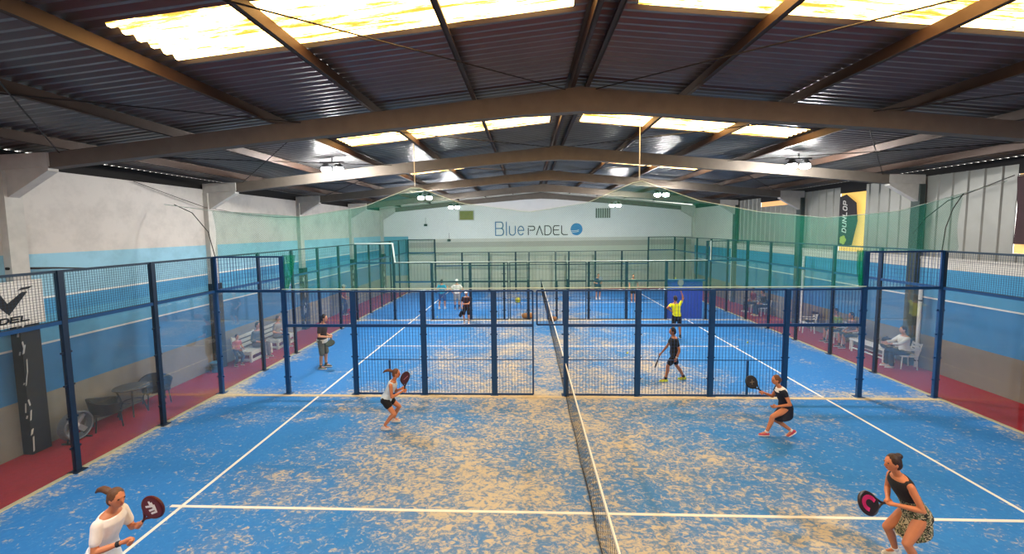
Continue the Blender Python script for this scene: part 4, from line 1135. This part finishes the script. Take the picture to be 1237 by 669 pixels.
i8 = person('person in black with white cap facing the camera near the dark fence', 1.72, -90, (-4.08,14.04,.86), (-4.08,14.04,1.33), (-4.08,14.0,1.56),
    (-4.12,13.76,1.05), (-4.30,13.85,.88), (-3.98,14.02,.085), (-4.2,14.0,.085),
    dict(top=('#2b1216', .5), shorts=('#15141a', .85), sock='#d8d8d8', shoe='#e6e2e0', cap='#eef0ee'), ('short','#17110f'), hold={'R':V((0,-.1,-.3))}, vox=.016)
player_racket(i8, 'R', 'black racket held down by the white-capped person', (-4.34,13.8,.5), (1,-.5,0), ('#1d1e22','#151619'))

# --- last court
i9 = person('person in white shirt and white cap on the last court', 1.74, -80, (-5.22,18.0,.92), (-5.22,18.0,1.42), (-5.22,18.0,1.65),
    (-4.98,17.9,1.0), (-5.46,17.9,1.0), (-5.1,18.0,.085), (-5.34,17.95,.085),
    dict(top=('#eceae2', .5), shorts=('#8f9296', .95), sock='#2a3350', sockh=2.5, shoe='#27345a', cap='#f0efe9'), ('short','#3a2a20'), vox=.02, elbow={'L':(1,0,-.3),'R':(-1,0,-.3)})
i10 = person('person in turquoise shirt on the far left of the last court', 1.74, 80, (-6.12,18.0,.92), (-6.12,18.0,1.42), (-6.1,18.0,1.65),
    (-6.45,18.15,1.3), (-5.8,18.15,1.3), (-6.3,18.0,.085), (-5.95,18.0,.085),
    dict(top=('#2f9fc0', .7), shorts=('#3a5a8c', .9), sock='#cfd2d4', shoe='#e2e4e4'), ('short','#241a14'), vox=.02)
i11 = person('player in navy shirt deep in the last court, right of the nets', 1.70, -90, (3.62,21.3,.90), (3.62,21.3,1.38), (3.62,21.25,1.6),
    (3.75,21.0,1.1), (3.45,21.05,1.1), (3.72,21.3,.085), (3.5,21.3,.085),
    dict(top=('#1d3a5c', .5), shorts=('#24344e', .85), sock='#dadada', shoe='#e8e8e8'), ('short','#1d1612'), vox=.02, hold={'L':V((0,-.1,.3))})
player_racket(i11, 'L', 'small pale racket in the hands of the distant navy player', (3.7,20.9,1.5), (.2,-1,0), ('#8c9298','#5a6066'))
i12 = person('dark-shorted player deep in the last court, farthest right', 1.74, -100, (5.65,20.2,.93), (5.65,20.2,1.43), (5.63,20.15,1.66),
    (5.9,20.1,.9), (5.4,20.1,.9), (5.75,20.2,.085), (5.55,20.2,.085),
    dict(top=('#6f7c70', .5), shorts=('#1a2420', .8), sock='#7a6a6a', shoe='#5a5560'), ('short','#1d1612'), vox=.02)

# --- spectators
def seated(label, x, y, face, H, wear, hair, skin=None, dz=0, lean=.05, hands=.25, arm_z=.62, feet=.42, **k):
    f = V((math.cos(math.radians(face)), math.sin(math.radians(face)), 0)); l = V((-f.y, f.x, 0)); p = V((x, y, .53+dz)); S_ = H/1.72
    c = p + V((0,0,.49*S_)) + f*lean; h = c + V((0,0,.235*S_)) + f*.05
    hb_ = p + f*hands
    return person(label, H, face, p, c, h, hb_ + l*.12 + V((0,0,arm_z-.5)), hb_ - l*.12 + V((0,0,arm_z-.5)),
                  V((x,y,.085)) + f*feet + l*.12, V((x,y,.085)) + f*feet - l*.12, wear, hair, skin=skin, knee={'L': f + V((0,0,1)), 'R': f + V((0,0,1))}, vox=.016, seated=True, **k)
seated('man in white shirt and black trousers seated on the right walkway, arms forward', 11.31, 7.5, 172, 1.74,
       dict(top=('#dedcd2', 1.6), shorts=('#17181a', 1.9), sock='#d0cfc8', shoe='#d4cdc6'), ('short','#1f1712'), lean=.02, hands=.52, arm_z=.78)
seated('spectator in green shirt seated behind the right glass, hand near the low bench', 11.42, 10.68, 185, 1.74,
       dict(top=('#6d8a3c', .5), shorts=('#2a2c30', .9), sock='#4a4a4a', shoe='#4a4a50'), ('short','#1a1411'), skin=SKIN2, group='seated spectators')
seated('dark-haired spectator in brown top seated nearer than the green shirt', 11.42, 9.83, 178, 1.74,
       dict(top=('#5d4038', .5), shorts=('#3b4036', .9), sock='#4a4a4a', shoe='#77726a'), ('short','#120e0c'), skin=SKIN2, group='seated spectators')
seated('distant spectator in red top seated by the right wall', 11.38, 16.88, 180, 1.74,
       dict(top=('#7c2a30', .5), shorts=('#23252c', 1.9), sock='#d0cfc8', shoe='#e4dccc'), ('short','#120e0c'), skin=SKIN2, group='seated spectators')
seated('distant spectator in dark clothes seated by the right wall', 11.38, 15.88, 180, 1.74,
       dict(top=('#23262b', 1.5), shorts=('#1c1f26', 1.9), sock='#303030', shoe='#ddd49c'), ('short','#120e0c'), skin=SKIN2, group='seated spectators')
person('child in red top standing in front of the nearer white bench', 1.18, -20, (-11.3,7.52,.56), (-11.28,7.52,.86), (-11.26,7.52,1.03),
       (-11.1,7.6,.6), (-11.15,7.4,.6), (-11.2,7.6,.07), (-11.3,7.42,.07), dict(top=('#b8605c', .6), shorts=('#39404c', 1.8), sock='#888888', shoe='#55555c'), ('short','#1a1512'), vox=.014)
seated('person in grey seated on the nearer white bench', -11.25, 8.55, -10, 1.7,
       dict(top=('#5a6468', 1.5), shorts=('#7b6f66', 1.9), sock='#808080', shoe='#8a7d74'), ('short','#3c4a50'), group='seated spectators', dz=-.04)
seated('person in tan clothes seated on the farther white bench', -11.25, 9.85, -5, 1.66,
       dict(top=('#9c9282', .6), shorts=('#8a7a66', 1.8), sock='#808080', shoe='#8a7d74'), ('short','#6a5a4c'), group='seated spectators', dz=-.04)
person('person in dull red top and pale cap standing on the far left walkway', 1.70, 10, (-11.3,16.3,.90), (-11.3,16.3,1.38), (-11.28,16.3,1.6),
       (-11.1,16.45,.95), (-11.1,16.15,.95), (-11.28,16.42,.085), (-11.3,16.2,.085), dict(top=('#8a3a44', .6), shorts=('#343a52', 1.9), sock='#808080', shoe='#55555c', cap='#c9c9c4'), ('short','#1a1512'), vox=.018)

# ------------------------------------------------------------------ daylight and camera
w = bpy.data.worlds.new('sky'); bpy.context.scene.world = w; w.use_nodes = True
w.node_tree.nodes['Background'].inputs[0].default_value = (1.0,.96,.88,1); w.node_tree.nodes['Background'].inputs[1].default_value = 2.5

cam = bpy.data.cameras.new('camera'); co = bpy.data.objects.new('camera', cam); C.objects.link(co)
F, YAW, PITCH, ROLL = 511.423, -.0431, .0817, -.0109
cam.sensor_fit = 'HORIZONTAL'; cam.sensor_width = 36; cam.lens = F/1237*36
cam.shift_x = 3.6484/1237; cam.shift_y = -16.0924/1237
cam.clip_start = .05; cam.clip_end = 200
f = V((math.sin(YAW)*math.cos(PITCH), math.cos(YAW)*math.cos(PITCH), -math.sin(PITCH))); r = V((math.cos(YAW), -math.sin(YAW), 0)); u = r.cross(f)
r2 = r*math.cos(ROLL) + u*math.sin(ROLL); u2 = u*math.cos(ROLL) - r*math.sin(ROLL)
M = Matrix((r2, u2, -f)).transposed().to_4x4(); M.translation = V((-1.0526, -6.6759, 4.6928))
co.matrix_world = M
sc = bpy.context.scene; sc.camera = co
sc.view_settings.view_transform = 'Standard'; sc.view_settings.look = 'None'; sc.view_settings.gamma = 1
sc.view_settings.use_curve_mapping = False; sc.view_settings.exposure = 0.35
sc.cycles.transparent_max_bounces = 48; sc.cycles.max_bounces = 8; sc.cycles.diffuse_bounces = 5
sc.cycles.sample_clamp_indirect = 8.0; sc.cycles.use_denoising = True
